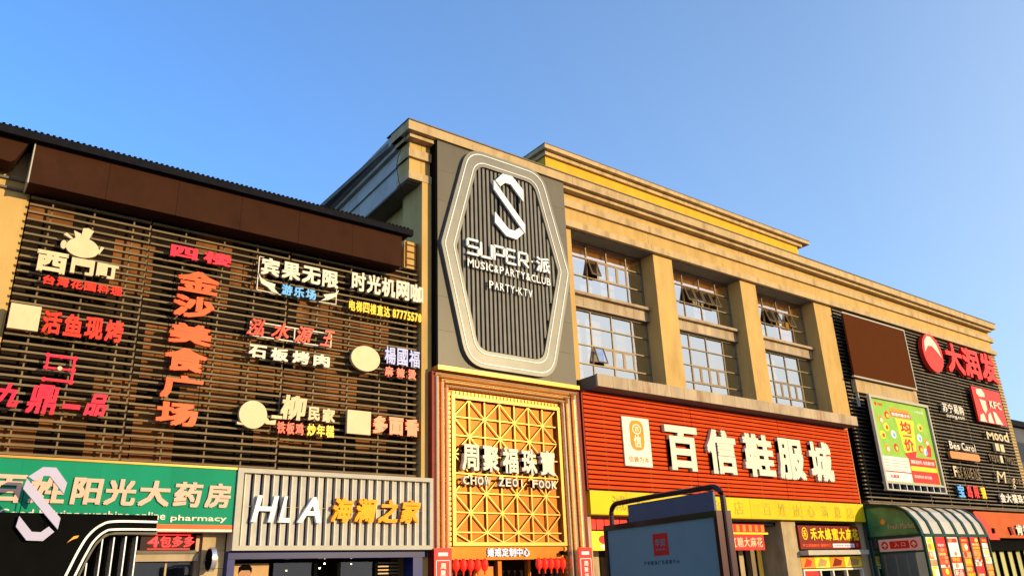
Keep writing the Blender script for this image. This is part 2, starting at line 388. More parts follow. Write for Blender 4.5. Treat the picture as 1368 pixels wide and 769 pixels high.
s = thing('shop_sign', 'red square emblem with cream dot above four brush-written red characters', 'sign', (2.6, -.2, 6))
part('emblem', MB().box(2.33, 2.96, 7.30, 7.36, D-.08, D).box(2.33, 2.96, 6.70, 6.76, D-.08, D).box(2.33, 2.96, 7.0, 7.05, D-.08, D)
     .box(2.325, 2.38, 7.0, 7.36, D-.08, D-.003).box(2.91, 2.965, 6.70, 7.36, D-.08, D-.003)
     .ell(2.34, 7.34, .055, .055, D-.08, D+.005, 10).ell(2.95, 7.33, .055, .055, D-.08, D+.005, 10).ell(2.34, 6.73, .055, .055, D-.08, D+.005, 10)
     .ell(2.93, 6.72, .06, .06, D-.08, D+.005, 10).ell(2.34, 7.03, .055, .055, D-.08, D+.005, 10).ell(2.94, 7.03, .06, .06, D-.08, D+.005, 10).ell(2.64, 7.33, .05, .05, D-.08, D+.005, 10), 'letter_pink', s)
part('dot', MB().ell(2.64, 7.03, .055, .055, D, D+.03, 14), 'cream', s)
text(s, '九', 1.40, 1.95, 5.98, 6.55, D, 'letter_pink', .08, .04, shear=.25); text(s, '鼎', 2.10, 2.70, 5.88, 6.6, D, 'letter_pink', .08, .03, shear=.1)
text(s, '一', 2.83, 3.22, 6.06, 6.18, D, 'letter_pink', .08, .01); text(s, '品', 3.36, 3.82, 5.94, 6.5, D, 'letter_pink', .08, .04, shear=.2)

s = thing('shop_sign', 'tall column of five big orange-red characters topped by two crimson ones', 'sign', (5.6, -.2, 5.9))
text(s, '四', 4.85, 5.58, 10.55, 10.90, D, 'letter_pink', .1, .05); text(s, '楼', 5.75, 6.54, 10.55, 10.92, D, 'letter_pink', .1, .035)
for ch, a, b, z0, z1 in (('金', 5.12, 6.27, 9.60, 10.24), ('沙', 5.08, 6.2, 8.86, 9.49), ('美', 5.06, 6.2, 8.10, 8.68), ('食', 5.02, 6.14, 7.33, 7.98), ('广', 5.02, 6.1, 6.58, 7.22), ('场', 4.99, 6.04, 5.87, 6.48)):
    text(s, ch, a, b, z0, z1, D, 'letter_orange', .1, .04)
part('hanging_frame', MB().box(5.15, 5.165, 6.0, 10.2, D-.12, D-.105).box(6.04, 6.055, 6.0, 10.2, D-.12, D-.105), 'black', s)

s = thing('shop_sign', 'rounded white characters over blue ones in a thin white frame with two swooshes', 'sign', (8.6, -.2, 10))
for i, (ch, a, b) in enumerate((('宾', 7.42, 7.98), ('果', 8.06, 8.64), ('无', 8.70, 9.30), ('限', 9.36, 9.90))): text(s, ch, a, b, 10.54, 11.10, D, 'letter_white', .1, .035)
row(s, '游乐场', 8.07, 9.21, 10.03, 10.36, D, 'letter_blue', .08, .035)
part('frame', MB().line([(7.36, 11.1), (7.36, 10.04), (8.1, 10.02)], .025, D-.06, D-.04).line([(9.3, 10.03), (9.87, 10.04), (9.87, 10.6)], .025, D-.06, D-.04).line([(7.36, 11.1), (7.5, 11.1)], .02, D-.06, D-.045), 'letter_white', s)
part('swoosh', MB().prism([(7.35, 10.56), (7.45, 10.42), (7.62, 10.34), (7.89, 10.30), (7.86, 10.16), (8.02, 10.02), (7.8, 10.05), (7.66, 10.17), (7.46, 10.25)], D-.08, D), 'letter_white', s)
part('swoosh', MB().prism([(9.93, 10.52), (9.8, 10.38), (9.42, 10.27), (9.5, 10.18), (9.34, 10.05), (9.6, 10.13), (9.85, 10.28)], D-.08, D), 'letter_white', s)

s = thing('shop_sign', 'five tall white characters above a line of small yellow characters and digits', 'sign', (11.6, -.2, 9.9))
row(s, '时光机网咖', 10.34, 13.02, 10.62, 11.27, D, 'letter_white', .12, .035, gap=.08)
row(s, '电梯四楼直达', 10.28, 11.76, 9.92, 10.27, D, 'letter_yellow', .08, .028)
row(s, '87775578', 11.84, 12.94, 9.94, 10.24, D, 'letter_yellow', .08, .03)

s = thing('shop_sign', 'slanted red script in a white outline box over four white characters', 'sign', (8.5, -.2, 8))
part('frame', MB().line([(7.27, 9.06), (9.77, 9.06), (9.77, 8.64), (7.27, 8.64), (7.27, 9.06)], .035, D-.09, D-.06).bar((8.6, 9.06), (8.6, 8.64), .035, D-.09, D-.058), 'letter_white', s)
for ch, a, b in (('泓', 7.2, 7.7), ('水', 7.92, 8.45), ('源', 8.64, 9.12), ('王', 9.46, 9.8)): text(s, ch, a, b, 8.63, 9.14, D, 'letter_red', .06, .02, shear=.3)
row(s, '石板烤肉', 7.19, 9.8, 7.98, 8.36, D, 'letter_white', .1, .04, gap=.2)

s = thing('shop_sign', 'round cream disc beside violet traditional characters over small red ones', 'sign', (11.6, -.2, 8))
part('disc', MB().ell(10.93, 8.43, .495, .405, D-.12, D, 40), 'cream', s)
row(s, '楊國福', 11.57, 12.9, 8.37, 8.94, D, 'letter_violet', .08, .022); row(s, '麻辣烫', 11.55, 12.8, 7.97, 8.29, D, 'letter_red', .08, .035, gap=.3)

s = thing('shop_sign', 'round cream pan shape beside cream brush characters, red and yellow ones below', 'sign', (8.5, -.2, 5.9))
part('pan_shape', MB().ell(7.53, 6.35, .395, .39, D-.12, D, 40), 'cream', s)
part('pan_handle', MB().prism([(7.82, 6.2), (7.95, 6.3), (8.0, 6.22), (8.2, 6.26), (8.18, 6.12), (7.92, 6.12)], D-.12, D-.01).box(8.06, 8.37, 6.3, 6.39, D-.12, D-.012), 'cream', s)
part('pan_handle', MB().prism([(7.24, 6.08), (7.1, 6.12), (7.11, 6.05), (7.28, 6.04)], D-.12, D-.01), 'cream', s)
text(s, '柳', 8.32, 9.06, 6.3, 7.02, D, 'cream', .08, .04, shear=.1); text(s, '民', 9.14, 9.5, 6.34, 6.74, D, 'cream', .08, .04); text(s, '家', 9.58, 9.98, 6.32, 6.74, D, 'cream', .08, .04)
row(s, '铁板鸡', 8.22, 9.04, 5.89, 6.23, D, 'letter_red', .08, .03); row(s, '炒年糕', 9.12, 9.99, 5.89, 6.24, D, 'letter_yellow', .08, .03)

s = thing('shop_sign', 'blank cream square beside three puffy orange-red characters at the lower right', 'sign', (11.6, -.2, 6))
part('square_board', MB().box(10.38, 11.16, 6.06, 6.77, D-.12, D), 'cream', s)
for ch, a, b in (('多', 11.24, 11.75), ('面', 11.79, 12.3), ('香', 12.36, 12.86)): text(s, ch, a, b, 6.13, 6.68, D, 'letter_orange', .12, .055)

# ================================================================= MAIN BUILDING
mb_ = thing('mall_building', 'tall yellow stucco mall building with stepped cornices and tall windows', 'building', (36, 4, 0))
X0, X1 = 13.12, 58.75
BAYS = ((20.15, 25.0), (26.22, 31.1), (32.32, 37.3))
# entablature: (name, z0, z1, depth, material)
ENT = (('top_fascia', 16.99, 17.36, .6, 'stucco_band'), ('cornice_step', 16.83, 16.99, .4, 'stucco_band'), ('frieze', 16.5, 16.83, .10, 'stucco'),
       ('band', 16.16, 16.5, .2, 'stucco_band'), ('frieze', 15.56, 16.16, .08, 'stucco'), ('band', 15.27, 15.56, .2, 'stucco_band'))
ov = {.6: .95, .4: .78, .2: .70, .10: .62, .08: .62}
for n_, z0, z1, d, mm in ENT:
    a = X0-ov[d]; b = X1+{.6: -.15, .4: -.4, .2: .05, .10: -.3, .08: -.3}[d]
    if n_ == 'frieze': cuts = [a, 12.98, 24.7, 31.2, 37.6, 48, 57.6, b]
    else: cuts = [a, 24.75 if n_ == 'band' else 19.9, 31.3, 37.8, 47.9, b]
    for k in range(len(cuts)-1): part(n_, MB().box(cuts[k]+(.012 if k else 0), cuts[k+1], z0, z1, -.7, d), mm, mb_)
part('coping', MB().box(X0-.98, X1-.1, 17.36, 17.40, -1, .64), 'dark_soffit', mb_)
part('joint_backing', MB().box(X0-.3, X1-.6, 15.3, 17.3, -.75, .03), 'dark_soffit', mb_)
# upper wall and pilasters
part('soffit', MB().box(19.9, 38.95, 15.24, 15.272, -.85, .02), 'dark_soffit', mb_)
part('wall', MB().box(X0+.3, 19.95, 2.6, 15.27, -1.2, -.02), 'stucco', mb_)
part('wall', MB().box(13.1, 13.3, 0, 4.9, -2.3, -.3), 'dark_soffit', mb_)
part('wall', MB().box(X0, 20, 0, 2.6, -3.2, -3), 'dark_soffit', mb_)
for a, b in ((19.5, 20.15), (25.0, 26.22), (31.1, 32.32), (37.3, 38.92)):
    part('pilaster', MB().box(a, b, 8.9, 15.24, -.95, 0), 'stucco', mb_)
part('pilaster', MB().box(12.98, X0+.31, 0, 15.265, -1.2, .18), 'stucco', mb_)
part('wall', MB().box(38.92, X1, 4.85, 15.27, -1.2, -.35), 'grey_stucco', mb_)
part('pilaster', MB().box(X1-.6, X1, 5, 15.24, -1.2, 0), 'stucco', mb_)
part('wall', MB().box(38.92, X1, 0, 4.85, -3.5, -3.2), 'dark_soffit', mb_)
part('floor_slab', MB().box(19.9, 38.9, 8.55, 8.9, -6, -.3), 'concrete', mb_)
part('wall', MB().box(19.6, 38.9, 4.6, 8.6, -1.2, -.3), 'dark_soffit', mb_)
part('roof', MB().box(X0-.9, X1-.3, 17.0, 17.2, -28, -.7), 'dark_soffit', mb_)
part('interior_wall', MB().box(19.9, 38.9, 8.9, 17, -7, -6.8), 'olive_in', mb_)
part('interior_floor', MB().box(19.9, 38.9, 12.2, 12.5, -6.8, -1.0), 'olive_in', mb_)
part('interior_ceiling', MB().box(19.9, 38.9, 15.28, 15.4, -6.8, -.9), 'warm_in', mb_)
part('interior_wall', MB().box(38.7, 38.9, 8.9, 15.3, -6.8, -1.0), 'warm_in', mb_)
# windows
def window(x0, x1, z0, z1, rows, openrow, opened, label):
    w_ = bpy.data.objects.new('window', None); col.objects.link(w_); w_.parent = mb_; w_.location = Vector((x0, .8, z0))-wloc(mb_)
    if label: w_['label'] = label
    G = -.8
    xs = [x0, x0+.30, x0+1.49, x0+2.68, x0+3.87, x1]
    zs = rows
    fr_ = MB().box(x0, x1, z1-.06, z1, G-.06, G+.05).box(x0, x1, z0, z0+.06, G-.06, G+.05).box(x0, x0+.05, z0+.06, z1-.06, G-.06, G+.05).box(x1-.05, x1, z0+.06, z1-.06, G-.06, G+.05)
    part('frame', fr_, 'muntin', w_)
    for x in xs[1:-1]: part('mullion', MB().box(x-.028, x+.028, z0+.06, z1-.06, G-.04, G+.035), 'muntin', w_)
    for z in zs[1:-1]: part('transom', MB().box(x0+.05, x1-.05, z-.025, z+.025, G-.04, G+.045), 'muntin', w_)
    for i in range(5):
        for j in range(len(zs)-1):
            a, b, c, d = xs[i]+.03, xs[i+1]-.03, zs[j]+.03, zs[j+1]-.03
            if j == openrow and i in (2, 3):
                mid = (a+b)/2
                part('mullion', MB().box(mid-.025, mid+.025, c-.01, d+.01, G-.035, G+.03), 'muntin', w_)
                for q, (p0, p1) in enumerate(((a, mid-.03), (mid+.03, b))):
                    k = (i-2)*2+q
                    Fx = Fr((0, .8, 0))
                    if k in opened:
                        t = rad(opened[k]); H = d-c; top = Vector((0, .8-.05, d))
                        class Tf:
                            def __call__(s_, u, v, dd):
                                vv = v-d; return Vector((u, top.y-(-vv)*math.sin(t)-dd*math.cos(t), d+vv*math.cos(t)-dd*math.sin(t)*-1))
                        tf = Tf()
                    else: tf = Fx
                    e = .0 if k in opened else .0
                    sash = part('sash', MB(tf).box(p0, p1, c, c+.045, -.02, .03).box(p0, p1, d-.045, d, -.02, .03).box(p0, p0+.04, c+.045, d-.045, -.02, .03).box(p1-.04, p1, c+.045, d-.045, -.02, .03), 'muntin', w_)
            else: part('pane', MB().sheet(a, b, c, d, G-.012, G), 'glass', w_)
            if j == openrow and i in (2, 3): pass
    return w_
# sash panes are parts of the window too
def sash_panes(w_, x0, zs, openrow, opened):
    xs = [x0+1.49, x0+2.68, x0+3.87]; c, d = zs[openrow]+.03, zs[openrow+1]-.03
    for i in range(2):
        a, b = xs[i]+.03, xs[i+1]-.03; mid = (a+b)/2
        for q, (p0, p1) in enumerate(((a, mid-.03), (mid+.03, b))):
            k = i*2+q
            if k in opened:
                t = rad(opened[k])
                class Tf:
                    def __call__(s_, u, v, dd): return Vector((u, .75-(d-v)*math.sin(t)-dd*math.cos(t), d-(d-v)*math.cos(t)+dd*math.sin(t)))
                f_ = Tf()
            else: f_ = Fr((0, .8, 0))
            part('pane', MB(f_).sheet(p0+.04, p1-.04, c+.045, d-.045, 0, .010), 'glass', w_)
OPEN_UP = ({0: 18}, {0: 18, 1: 17, 2: 18, 3: 19}, {0: 18, 1: 19, 3: 16})
OPEN_LO = ({0: 18}, {}, {})
LU = ('upper left window with one sash tilted open', 'upper middle window with four sashes tilted open', 'upper right window with three sashes tilted open')
LL = ('lower left window with one sash tilted open', 'lower middle window, all sashes shut', 'lower right window, all sashes shut')
for i, (a, b) in enumerate(BAYS):
    zs = [12.86, 13.70, 14.55, 15.24]; zl = [9.0, 9.89, 10.68, 11.47, 12.2]
    # upper: rows bottom to top, the tilting row is the middle one
    w1 = window(a, b, 12.82, 15.24, zs, 1, OPEN_UP[i], LU[i]); sash_panes(w1, a, zs, 1, OPEN_UP[i])
    w2 = window(a, b, 8.92, 12.2, zl, 1, OPEN_LO[i], LL[i]); sash_panes(w2, a, zl, 1, OPEN_LO[i])
    part('window_ledge', MB().box(a, b-.02, 12.70, 12.82, -.9, -.40), 'concrete', mb_)
    n = 5; c = (b-a)/n
    for k in range(n): part('spandrel_panel', MB().box(a+k*c+.006, a+(k+1)*c-.006, 12.24, 12.70, -.9, -.58), 'concrete', mb_)
    part('spandrel_shadow_line', MB().box(a, b, 12.2, 12.24, -.9, -.55), 'muntin', mb_)  # dark strip stands in for the shadow line under the spandrel
    # what stands behind the panes
    for k, (p, q_, z0_, z1_) in enumerate(((.3, 1.3, 9.0, 11.9), (1.6, 2.5, 10.2, 12.0), (.2, 1.2, 12.95, 14.2), (2.7, 3.5, 13.2, 14.3), (1.5, 2.2, 12.95, 13.6))):
        if (k+i) % 3 != 2: part('curtain', MB().box(a+p, a+q_, z0_, z1_, -1.22-.02*k, -1.2-.02*k), 'curtain_w', mb_)
    part('roller_blind', MB().box(a+.1, b-.1, 14.5, 15.2, -1.02, -1.0), 'warm_in', mb_)
    if i == 2: part('roller_blind', MB().box(a+3.2, b-.1, 12.9, 14.34, -1.3, -1.27), 'warm_in', mb_)
    part('curtain', MB().box(a+3.5, b-.05, 9.7+.9*(i == 0), 12.1, -1.5, -1.46), 'curtain' if i == 0 else 'olive_in', mb_)
part('hanging_lantern', MB().ell(30.75, 13.3, .16, .2, -1.3, -1.1, 16), 'letter_red', mb_)
# attic storey set back on the roof
part('attic_wall', MB().box(20.3, 39.2, 17.2, 19.5, -9, -1.5), 'attic', mb_)
part('attic_step', MB().box(20.2, 39.5, 19.46, 19.66, -9.1, -1.36), 'stucco_band', mb_)
part('attic_coping', MB().box(20.02, 40.0, 19.66, 19.86, -9.3, -1.16), 'stucco_band', mb_)
part('attic_cap', MB().box(20.0, 40.02, 19.86, 19.89, -9.3, -1.14), 'dark_soffit', mb_)
# left flank (turned a little): frame with u running away from the street
SA = rad(87.15); back = Vector((math.cos(SA), math.sin(SA), 0)); FS = Fr((X0, 0, 0), (-math.sin(SA), math.cos(SA), 0))
# FS.u points back to the street, so depth into the block is negative u
for n_, z0, z1, d, mm in ENT:
    part(n_, MB(FS).box(-28, .0+(-d if False else 0), z0, z1, -.2, ov[d]-.003), 'grey_stucco', mb_)  # grey replaces the front's stucco colours: shade put into the flank cornice
part('eave_soffit', MB(FS).box(-28, -.05, 15.22, 15.268, -.2, ov[.2]-.02), 'dark_soffit', mb_)
part('flank_wall', MB(FS).box(-28, -.6, 11.5, 15.3, -.6, -.12), 'stucco', mb_)
part('corner_column', MB(FS).box(-.62, -.01, 12, 15.25, -.3, .10), 'grey_stucco', mb_)
# grey strip between screen and club panel
part('cable', MB().tube([(12.3, -.3, 17.0), (12.2, .2, 16.2), (12.22, .35, 15.9), (12.3, .3, 15.3), (12.5, .25, 14.6)], .012, 5), 'black', mb_)

# ================================================================= CLUB SIGN
cl = thing('club_sign', 'tall grey sign with ribbed hexagon and big white split letter S', 'sign', (16.4, -.3, 8.5))
part('backing_panel', MB().box(13.42, 19.46, 8.5, 16.98, .03, .48), 'black', cl)
for i in range(5):
    for j in range(7):
        xa, za = 13.42+i*1.208, 8.5+j*1.2114
        part('panel_sheet', MB().box(xa+.003, xa+1.205, za+.003, za+1.208, .481, .5), 'panel', cl)
part('side_trim', MB().box(13.36, 13.42, 8.48, 16.98, .03, .47), 'black', cl)
HEX = [(14.62, 17.0), (18.24, 17.0), (19.40, 12.88), (18.27, 8.58), (14.47, 8.58), (13.47, 12.86)]
def inset(P, d):
    n = len(P); L = []
    for i in range(n):
        a, b = Vector(P[i]), Vector(P[(i+1) % n]); t = (b-a).normalized(); nn = Vector((t.y, -t.x)); L.append((a+nn*d, t))
    out = []
    for i in range(n):
        p, t = L[i-1]; q, s_ = L[i]; cr = t.x*s_.y-t.y*s_.x; k = ((q-p).x*s_.y-(q-p).y*s_.x)/cr; out.append(tuple(p+t*k))
    return out
def rounded(P, rads, k=7):
    out = []; n = len(P)
    for i in range(n):
        p = Vector(P[i]); a = (Vector(P[i-1])-p).normalized(); b = (Vector(P[(i+1) % n])-p).normalized(); r = rads[i]
        for j in range(k+1):
            t = j/k; q = p+a*r*(1-t)**2+b*r*t**2; out.append(tuple(q))
    return out
def hexring(d, r): return rounded(inset(HEX, d), [max(r, .12)]*2+[.1]+[max(r, .12)]*2+[.1])
part('hexagon_band', MB().ring(hexring(0, .75), hexring(.62, .42), .5, .66), 'hexband', cl)
for d_ in (.13, .47): part('neon_line', MB().ring(hexring(d_, .65 if d_ < .3 else .5), hexring(d_+.03, .63 if d_ < .3 else .48), .655, .68), 'whiteline', cl)
part('rib_backing', MB().prism(hexring(.60, .42), .5, .52), 'black', cl)
inn = inset(HEX, .63)
def span(x):
    zs = []
    n = len(inn)
    for i in range(n):
        (xa, za), (xb, zb) = inn[i], inn[(i+1) % n]
        if (xa-x)*(xb-x) < 0: zs.append(za+(zb-za)*(x-xa)/(xb-xa))
    return (min(zs), max(zs)) if len(zs) == 2 else None
x = 14.22
while x < 18.8:
    sp = span(x+.055)
    if sp and sp[1]-sp[0] > .3:
        ez = .10 if 15.0 < x < 17.8 else .02
        part('rib', MB().box(x, x+.10, sp[0]+ez*.3, sp[1]-ez*.3, .52, .60), 'rib', cl)
    x += .187
dS0, dS1 = .68, .76
part('letter_piece', MB().prism([(15.83, 15.92), (16.17, 16.29), (16.62, 16.31), (17.14, 15.87), (17.13, 15.36), (16.55, 15.94), (16.28, 15.94), (16.05, 15.72)], dS0, dS1), 's_white', cl)
part('letter_piece', MB().prism([(15.74, 15.90), (15.74, 15.52), (17.14, 14.04), (17.15, 14.40)], dS0, dS1), 's_white', cl)
part('letter_piece', MB().prism([(15.76, 14.58), (15.75, 14.14), (16.25, 13.72), (16.72, 13.69), (17.07, 14.03), (16.86, 14.20), (16.64, 14.02), (16.36, 14.03)], dS0, dS1), 's_white', cl)
part('letter_standoff', MB().box(16.0, 16.04, 13.9, 15.9, .52, .69).box(16.9, 16.94, 13.9, 15.9, .52, .69), 'black', cl)
def stroke(name, lines, wd=.085):
    q = MB()
    for l in lines: q.line(l, wd, .67, .75)
    part(name, q, 's_white', cl)
z0, z1, zm = 12.66, 13.2, 12.93
stroke('character', [[(14.98, z1), (14.52, z1), (14.52, zm), (14.98, zm), (14.98, z0), (14.5, z0)]])
stroke('character', [[(15.1, z1), (15.1, z0), (15.56, z0), (15.56, z1)]])
stroke('character', [[(15.68, z0-.02), (15.68, z1), (16.12, z1), (16.12, 12.88), (15.68, 12.88)]])
stroke('character', [[(16.64, z1), (16.24, z1), (16.24, z0), (16.66, z0)], [(16.24, zm), (16.62, zm)]])
stroke('character', [[(16.80, z0-.02), (16.80, z1), (17.2, z1), (17.2, 12.90), (16.80, 12.90)], [(17.0, 12.88), (17.24, 12.66)]])
part('character', MB().ell(17.42, 12.95, .04, .04, .67, .75, 10), 's_white', cl)
text(cl, '派', 17.62, 18.28, 12.62, 13.24, .75, 's_white', .08, .02)
t = 'MUSIC&PARTY&CLUB'; wds = dict(I=.45, M=1.25); tot = sum(wds.get(c, 1) for c in t); u = 14.48
for c in t:
    wd = 3.82*wds.get(c, 1)/tot; text(cl, c, u+.02, u+wd-.03, 12.15, 12.44, .75, 's_white', .07, .008); u += wd
t = 'PARTY·KTV'; wds = {'·': .5}; tot = sum(wds.get(c, 1) for c in t); u = 15.39
for c in t:
    wd = 2.0*wds.get(c, 1)/tot
    if c == '·': part('character', MB().ell(u+wd/2, 11.64, .04, .04, .68, .75, 10), 's_white', cl)
    else: text(cl, c, u+.02, u+wd-.03, 11.5, 11.79, .75, 's_white', .07, .008)
    u += wd

# ================================================================= GOLD PORTAL
po = thing('jewellery_portal', 'polished gold stepped portal with a lattice panel and pale characters', 'shopfront', (16.4, -.3, 0))
part('side_cheek', MB().box(13.235, 13.33, 0, 8.3, -.1, .42), 'dark_red', po)
part('side_cheek', MB().box(19.46, 19.62, 0, 8.3, -.1, .42), 'dark_red', po)
part('portal_backing', MB().box(13.33, 19.46, 2.5, 8.3, -.3, -.06).box(13.33, 14.1, 0, 2.5, -.3, -.06).box(18.85, 19.46, 0, 2.5, -.3, -.06), 'redgold', po)
part('ledge', MB().box(13.35, 19.5, 8.33, 8.47, -.1, .62), 'gold_bar', po)
def moulding(xa, xb, zt, wd, d0, d1, mm, name='frame_moulding'):
    """U shaped half-round moulding: two jambs and a head"""
    n = 6
    for x0_, x1_ in ((xa, xa+wd), (xb-wd, xb)):
        q = MB(); pr = [(x0_, d0)]+[((x0_+x1_)/2-math.cos(math.pi*i/n)*wd/2, d0+.02+(d1-d0-.02)*math.sin(math.pi*i/n)**.5) for i in range(n+1)]+[(x1_, d0)]
        lo = [q.b.verts.new(F(u, 0.13, d)) for u, d in pr]; hi = [q.b.verts.new(F(u, zt-wd, d)) for u, d in pr]
        for i in range(len(pr)): q.b.faces.new((lo[i], lo[(i+1) % len(pr)], hi[(i+1) % len(pr)], hi[i]))
        q.b.faces.new(lo); q.b.faces.new(hi); part(name, q, mm, po)
    pr = [(d0, zt-wd)]+[(d0+.02+(d1-d0-.02)*math.sin(math.pi*i/n)**.5, zt-wd/2-math.cos(math.pi*i/n)*wd/2) for i in range(n+1)]+[(d0, zt)]
    part(name, MB().profile(pr, xa, xb), mm, po)
moulding(13.33, 19.45, 8.30, .17, -.05, .52, 'gold')
moulding(13.50, 19.28, 8.13, .12, -.06, .34, 'redgold')
moulding(13.62, 19.18, 8.12, .13, -.05, .43, 'gold')
moulding(13.75, 19.05, 7.98, .10, -.06, .26, 'redgold')
moulding(13.85, 19.0, 7.97, .13, -.05, .33, 'gold')
part('tick_band', MB().box(13.98, 14.14, .13, 7.82, -.05, .12).box(18.72, 18.87, .13, 7.82, -.05, .12).box(14.14, 18.72, 7.67, 7.82, -.05, .12), 'gold_flat', po)
tk = MB().box(-.045, .045, -.05, .05, 0, .03).mesh('tick')
for i in range(30): put('tick', tk, 'gold_bar', po, (14.25+i*.153, -.12, 7.745))
for i in range(38):
    for x in (14.06, 18.795): put('tick', tk, 'gold_bar', po, (x, -.12, 2.0+i*.153))
q = [(14.14, 18.84)]
part('field_frame', MB().box(14.14, 14.26, 2.86, 7.67, -.05, .2).box(18.70, 18.82, 2.86, 7.67, -.05, .2).box(14.26, 18.70, 7.56, 7.67, -.05, .2).box(14.26, 18.70, 2.86, 2.97, -.05, .2), 'gold_bar', po)
GX = [14.26+.634*i for i in range(8)]; GZ = [7.56-.612*i for i in range(8)]; GZ[-1] = 3.27
GZ = [7.56-.612*i for i in range(9)]; GZ[8] = 2.97
GX[-1] = 18.70
for j in range(8):
    za, zb = max(GZ[j+1], 2.97), GZ[j]
    if zb-za < .1: continue
    for i in range(7): part('field_panel', MB().box(GX[i]+.004, GX[i+1]-.004, za+.004, zb-.004, -.05, .012*random.random()), 'gold_flat', po)
for x in GX[1:-1]: part('lattice_bar', MB().box(x-.022, x+.022, 2.97, 7.56, .05, .10), 'gold_bar', po)
for z in GZ[1:8]: part('lattice_bar', MB().box(14.26, 18.70, z-.02, z+.02, .052, .108), 'gold_bar', po)
for j in range(8):
    for i in range(7):
        xa, xb, zb, za = GX[i], GX[i+1], GZ[j], max(GZ[j+1], 2.97)
        if zb-za < .3: continue
        up = (i+j) % 2 == 0
        a_, b_ = ((xa, za), (xb, zb)) if up else ((xa, zb), (xb, za))
        part('lattice_brace', MB().bar(a_, b_, .034, .054, .094), 'gold_bar', po)
for i, (ch) in enumerate('周聚福珠寶'): text(po, ch, 14.46+i*.815, 14.46+i*.815+.66, 5.18, 6.04, .30, 'letter_white', .18, .028)
t = 'CHOW ZEOI FOOK'; u = 14.46
for ch in t:
    if ch != ' ': text(po, ch, u+(.1 if ch == 'I' else .02), u+(.16 if ch == 'I' else .25), 4.74, 5.01, .30, 'letter_white', .14, .02)
    u += .284
part('lintel_panel', MB().box(14.14, 18.86, 2.44, 2.85, -.05, .1), 'gold_flat', po)
row(po, '婚戒定制中心', 15.45, 17.2, 2.53, 2.80, .16, 'lit_white', .05, .02)
part('door_frame', MB().box(15.1, 15.28, .13, 2.44, -.3, -.1).box(16.05, 16.2, .13, 2.44, -.3, -.1).box(17.3, 17.4, .13, 2.44, -.3, -.1), 'gold_flat', po)
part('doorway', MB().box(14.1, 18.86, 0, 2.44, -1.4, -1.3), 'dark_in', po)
part('doorway_poster', MB().box(15.3, 16.0, .6, 2.25, -.28, -.26), 'redgold', po)
part('security_camera', MB().box(18.55, 18.62, 2.6, 2.7, .1, .22).box(18.5, 18.68, 2.56, 2.66, .2, .34), 'black', po)
lan = None
def lantern_mesh():
    q = MB(); n = 10; prof = [(.03, .20), (.05, .18), (.10, .12), (.115, 0), (.10, -.10), (.06, -.16), (.03, -.18), (.02, -.30)]
    rings = [[q.b.verts.new(Vector((r*math.cos(k*math.tau/n), r*math.sin(k*math.tau/n), z))) for k in range(n)] for r, z in prof]
    for A, B in zip(rings, rings[1:]):
        for k in range(n): q.b.faces.new((A[k], A[(k+1) % n], B[(k+1) % n], B[k]))
    q.b.faces.new(rings[0]); q.b.faces.new(rings[-1]); return q.mesh('lantern')
lm_ = lantern_mesh()
for side, xs in (('left', [14.22+i*.27 for i in range(5)]), ('right', [17.5+i*.26 for i in range(5)])):
    for x, nth in zip(xs, ('leftmost', 'second from left', 'middle', 'second from right', 'rightmost')):
        tag(put('lantern', lm_, 'lit_red', None, (x, -.22, 2.28)), f'small red hanging lantern, {nth} of five at the {side} of the gold doorway', 'lantern', 'red lanterns at the gold doorway')
for side, x in (('left', 13.2), ('right', 18.95)):
    b = thing('door_banner', f'narrow red vertical banner with white writing at the {side} foot of the gold portal', 'banner', (x+.3, -.62, 0))
    part('banner_sheet', MB().box(x, x+.62, .3, 2.78, .56, .60), 'poster_red', b)
    part('inner_border', MB().line([(x+.07, .4), (x+.07, 2.42), (x+.55, 2.42), (x+.55, .4)], .02, .6, .606), 'poster_white', b)
    part('white_patch', MB().box(x+.14, x+.48, 2.55, 2.65, .6, .606), 'poster_white', b)
    for i, ch in enumerate('周聚福喜'): text(b, ch, x+.22, x+.4, 2.18-i*.2, 2.34-i*.2, .608, 'poster_white', .01, .01)

# ================================================================= PHARMACY, HLA
ph = thing('pharmacy_sign', 'long green pharmacy sign with pink-white characters and red base strip', 'sign', (4, -.4, 3.2))
for a, b in ((-6, .55), (.552, 2.2), (2.202, 3.85), (3.852, 5.5), (5.502, 7.14)): part('sign_panel', MB().box(a, b, 3.37, 4.79, .05, .45), 'green', ph)
part('red_strip', MB().box(-6, 7.14, 3.26, 3.37, .05, .46), 'red_trim', ph)
part('white_strip', MB().box(-6, 7.14, 3.20, 3.26, .05, .47), 'letter_white', ph)
part('top_trim', MB().box(-6, 7.15, 4.79, 4.84, .05, .48), 'gold_bar', ph)
for ch, a, b in (('百', 1.66, 2.32), ('姓', 2.42, 3.16), ('阳', 3.29, 3.93), ('光', 4.0, 4.70), ('大', 4.77, 5.50), ('药', 5.60, 6.28), ('房', 6.38, 7.02)):
    text(ph, ch, a, b, 3.79, 4.41, .50, 'pink_white', .05, .032, shear=.06)
word(ph, 'Good baixing sunshine online', 1.9, 5.45, 3.42, 3.66, .47, 'letter_white', .02, .012)
word(ph, 'pharmacy', 5.58, 6.97, 3.42, 3.60, .47, 'letter_white', .02, .015)

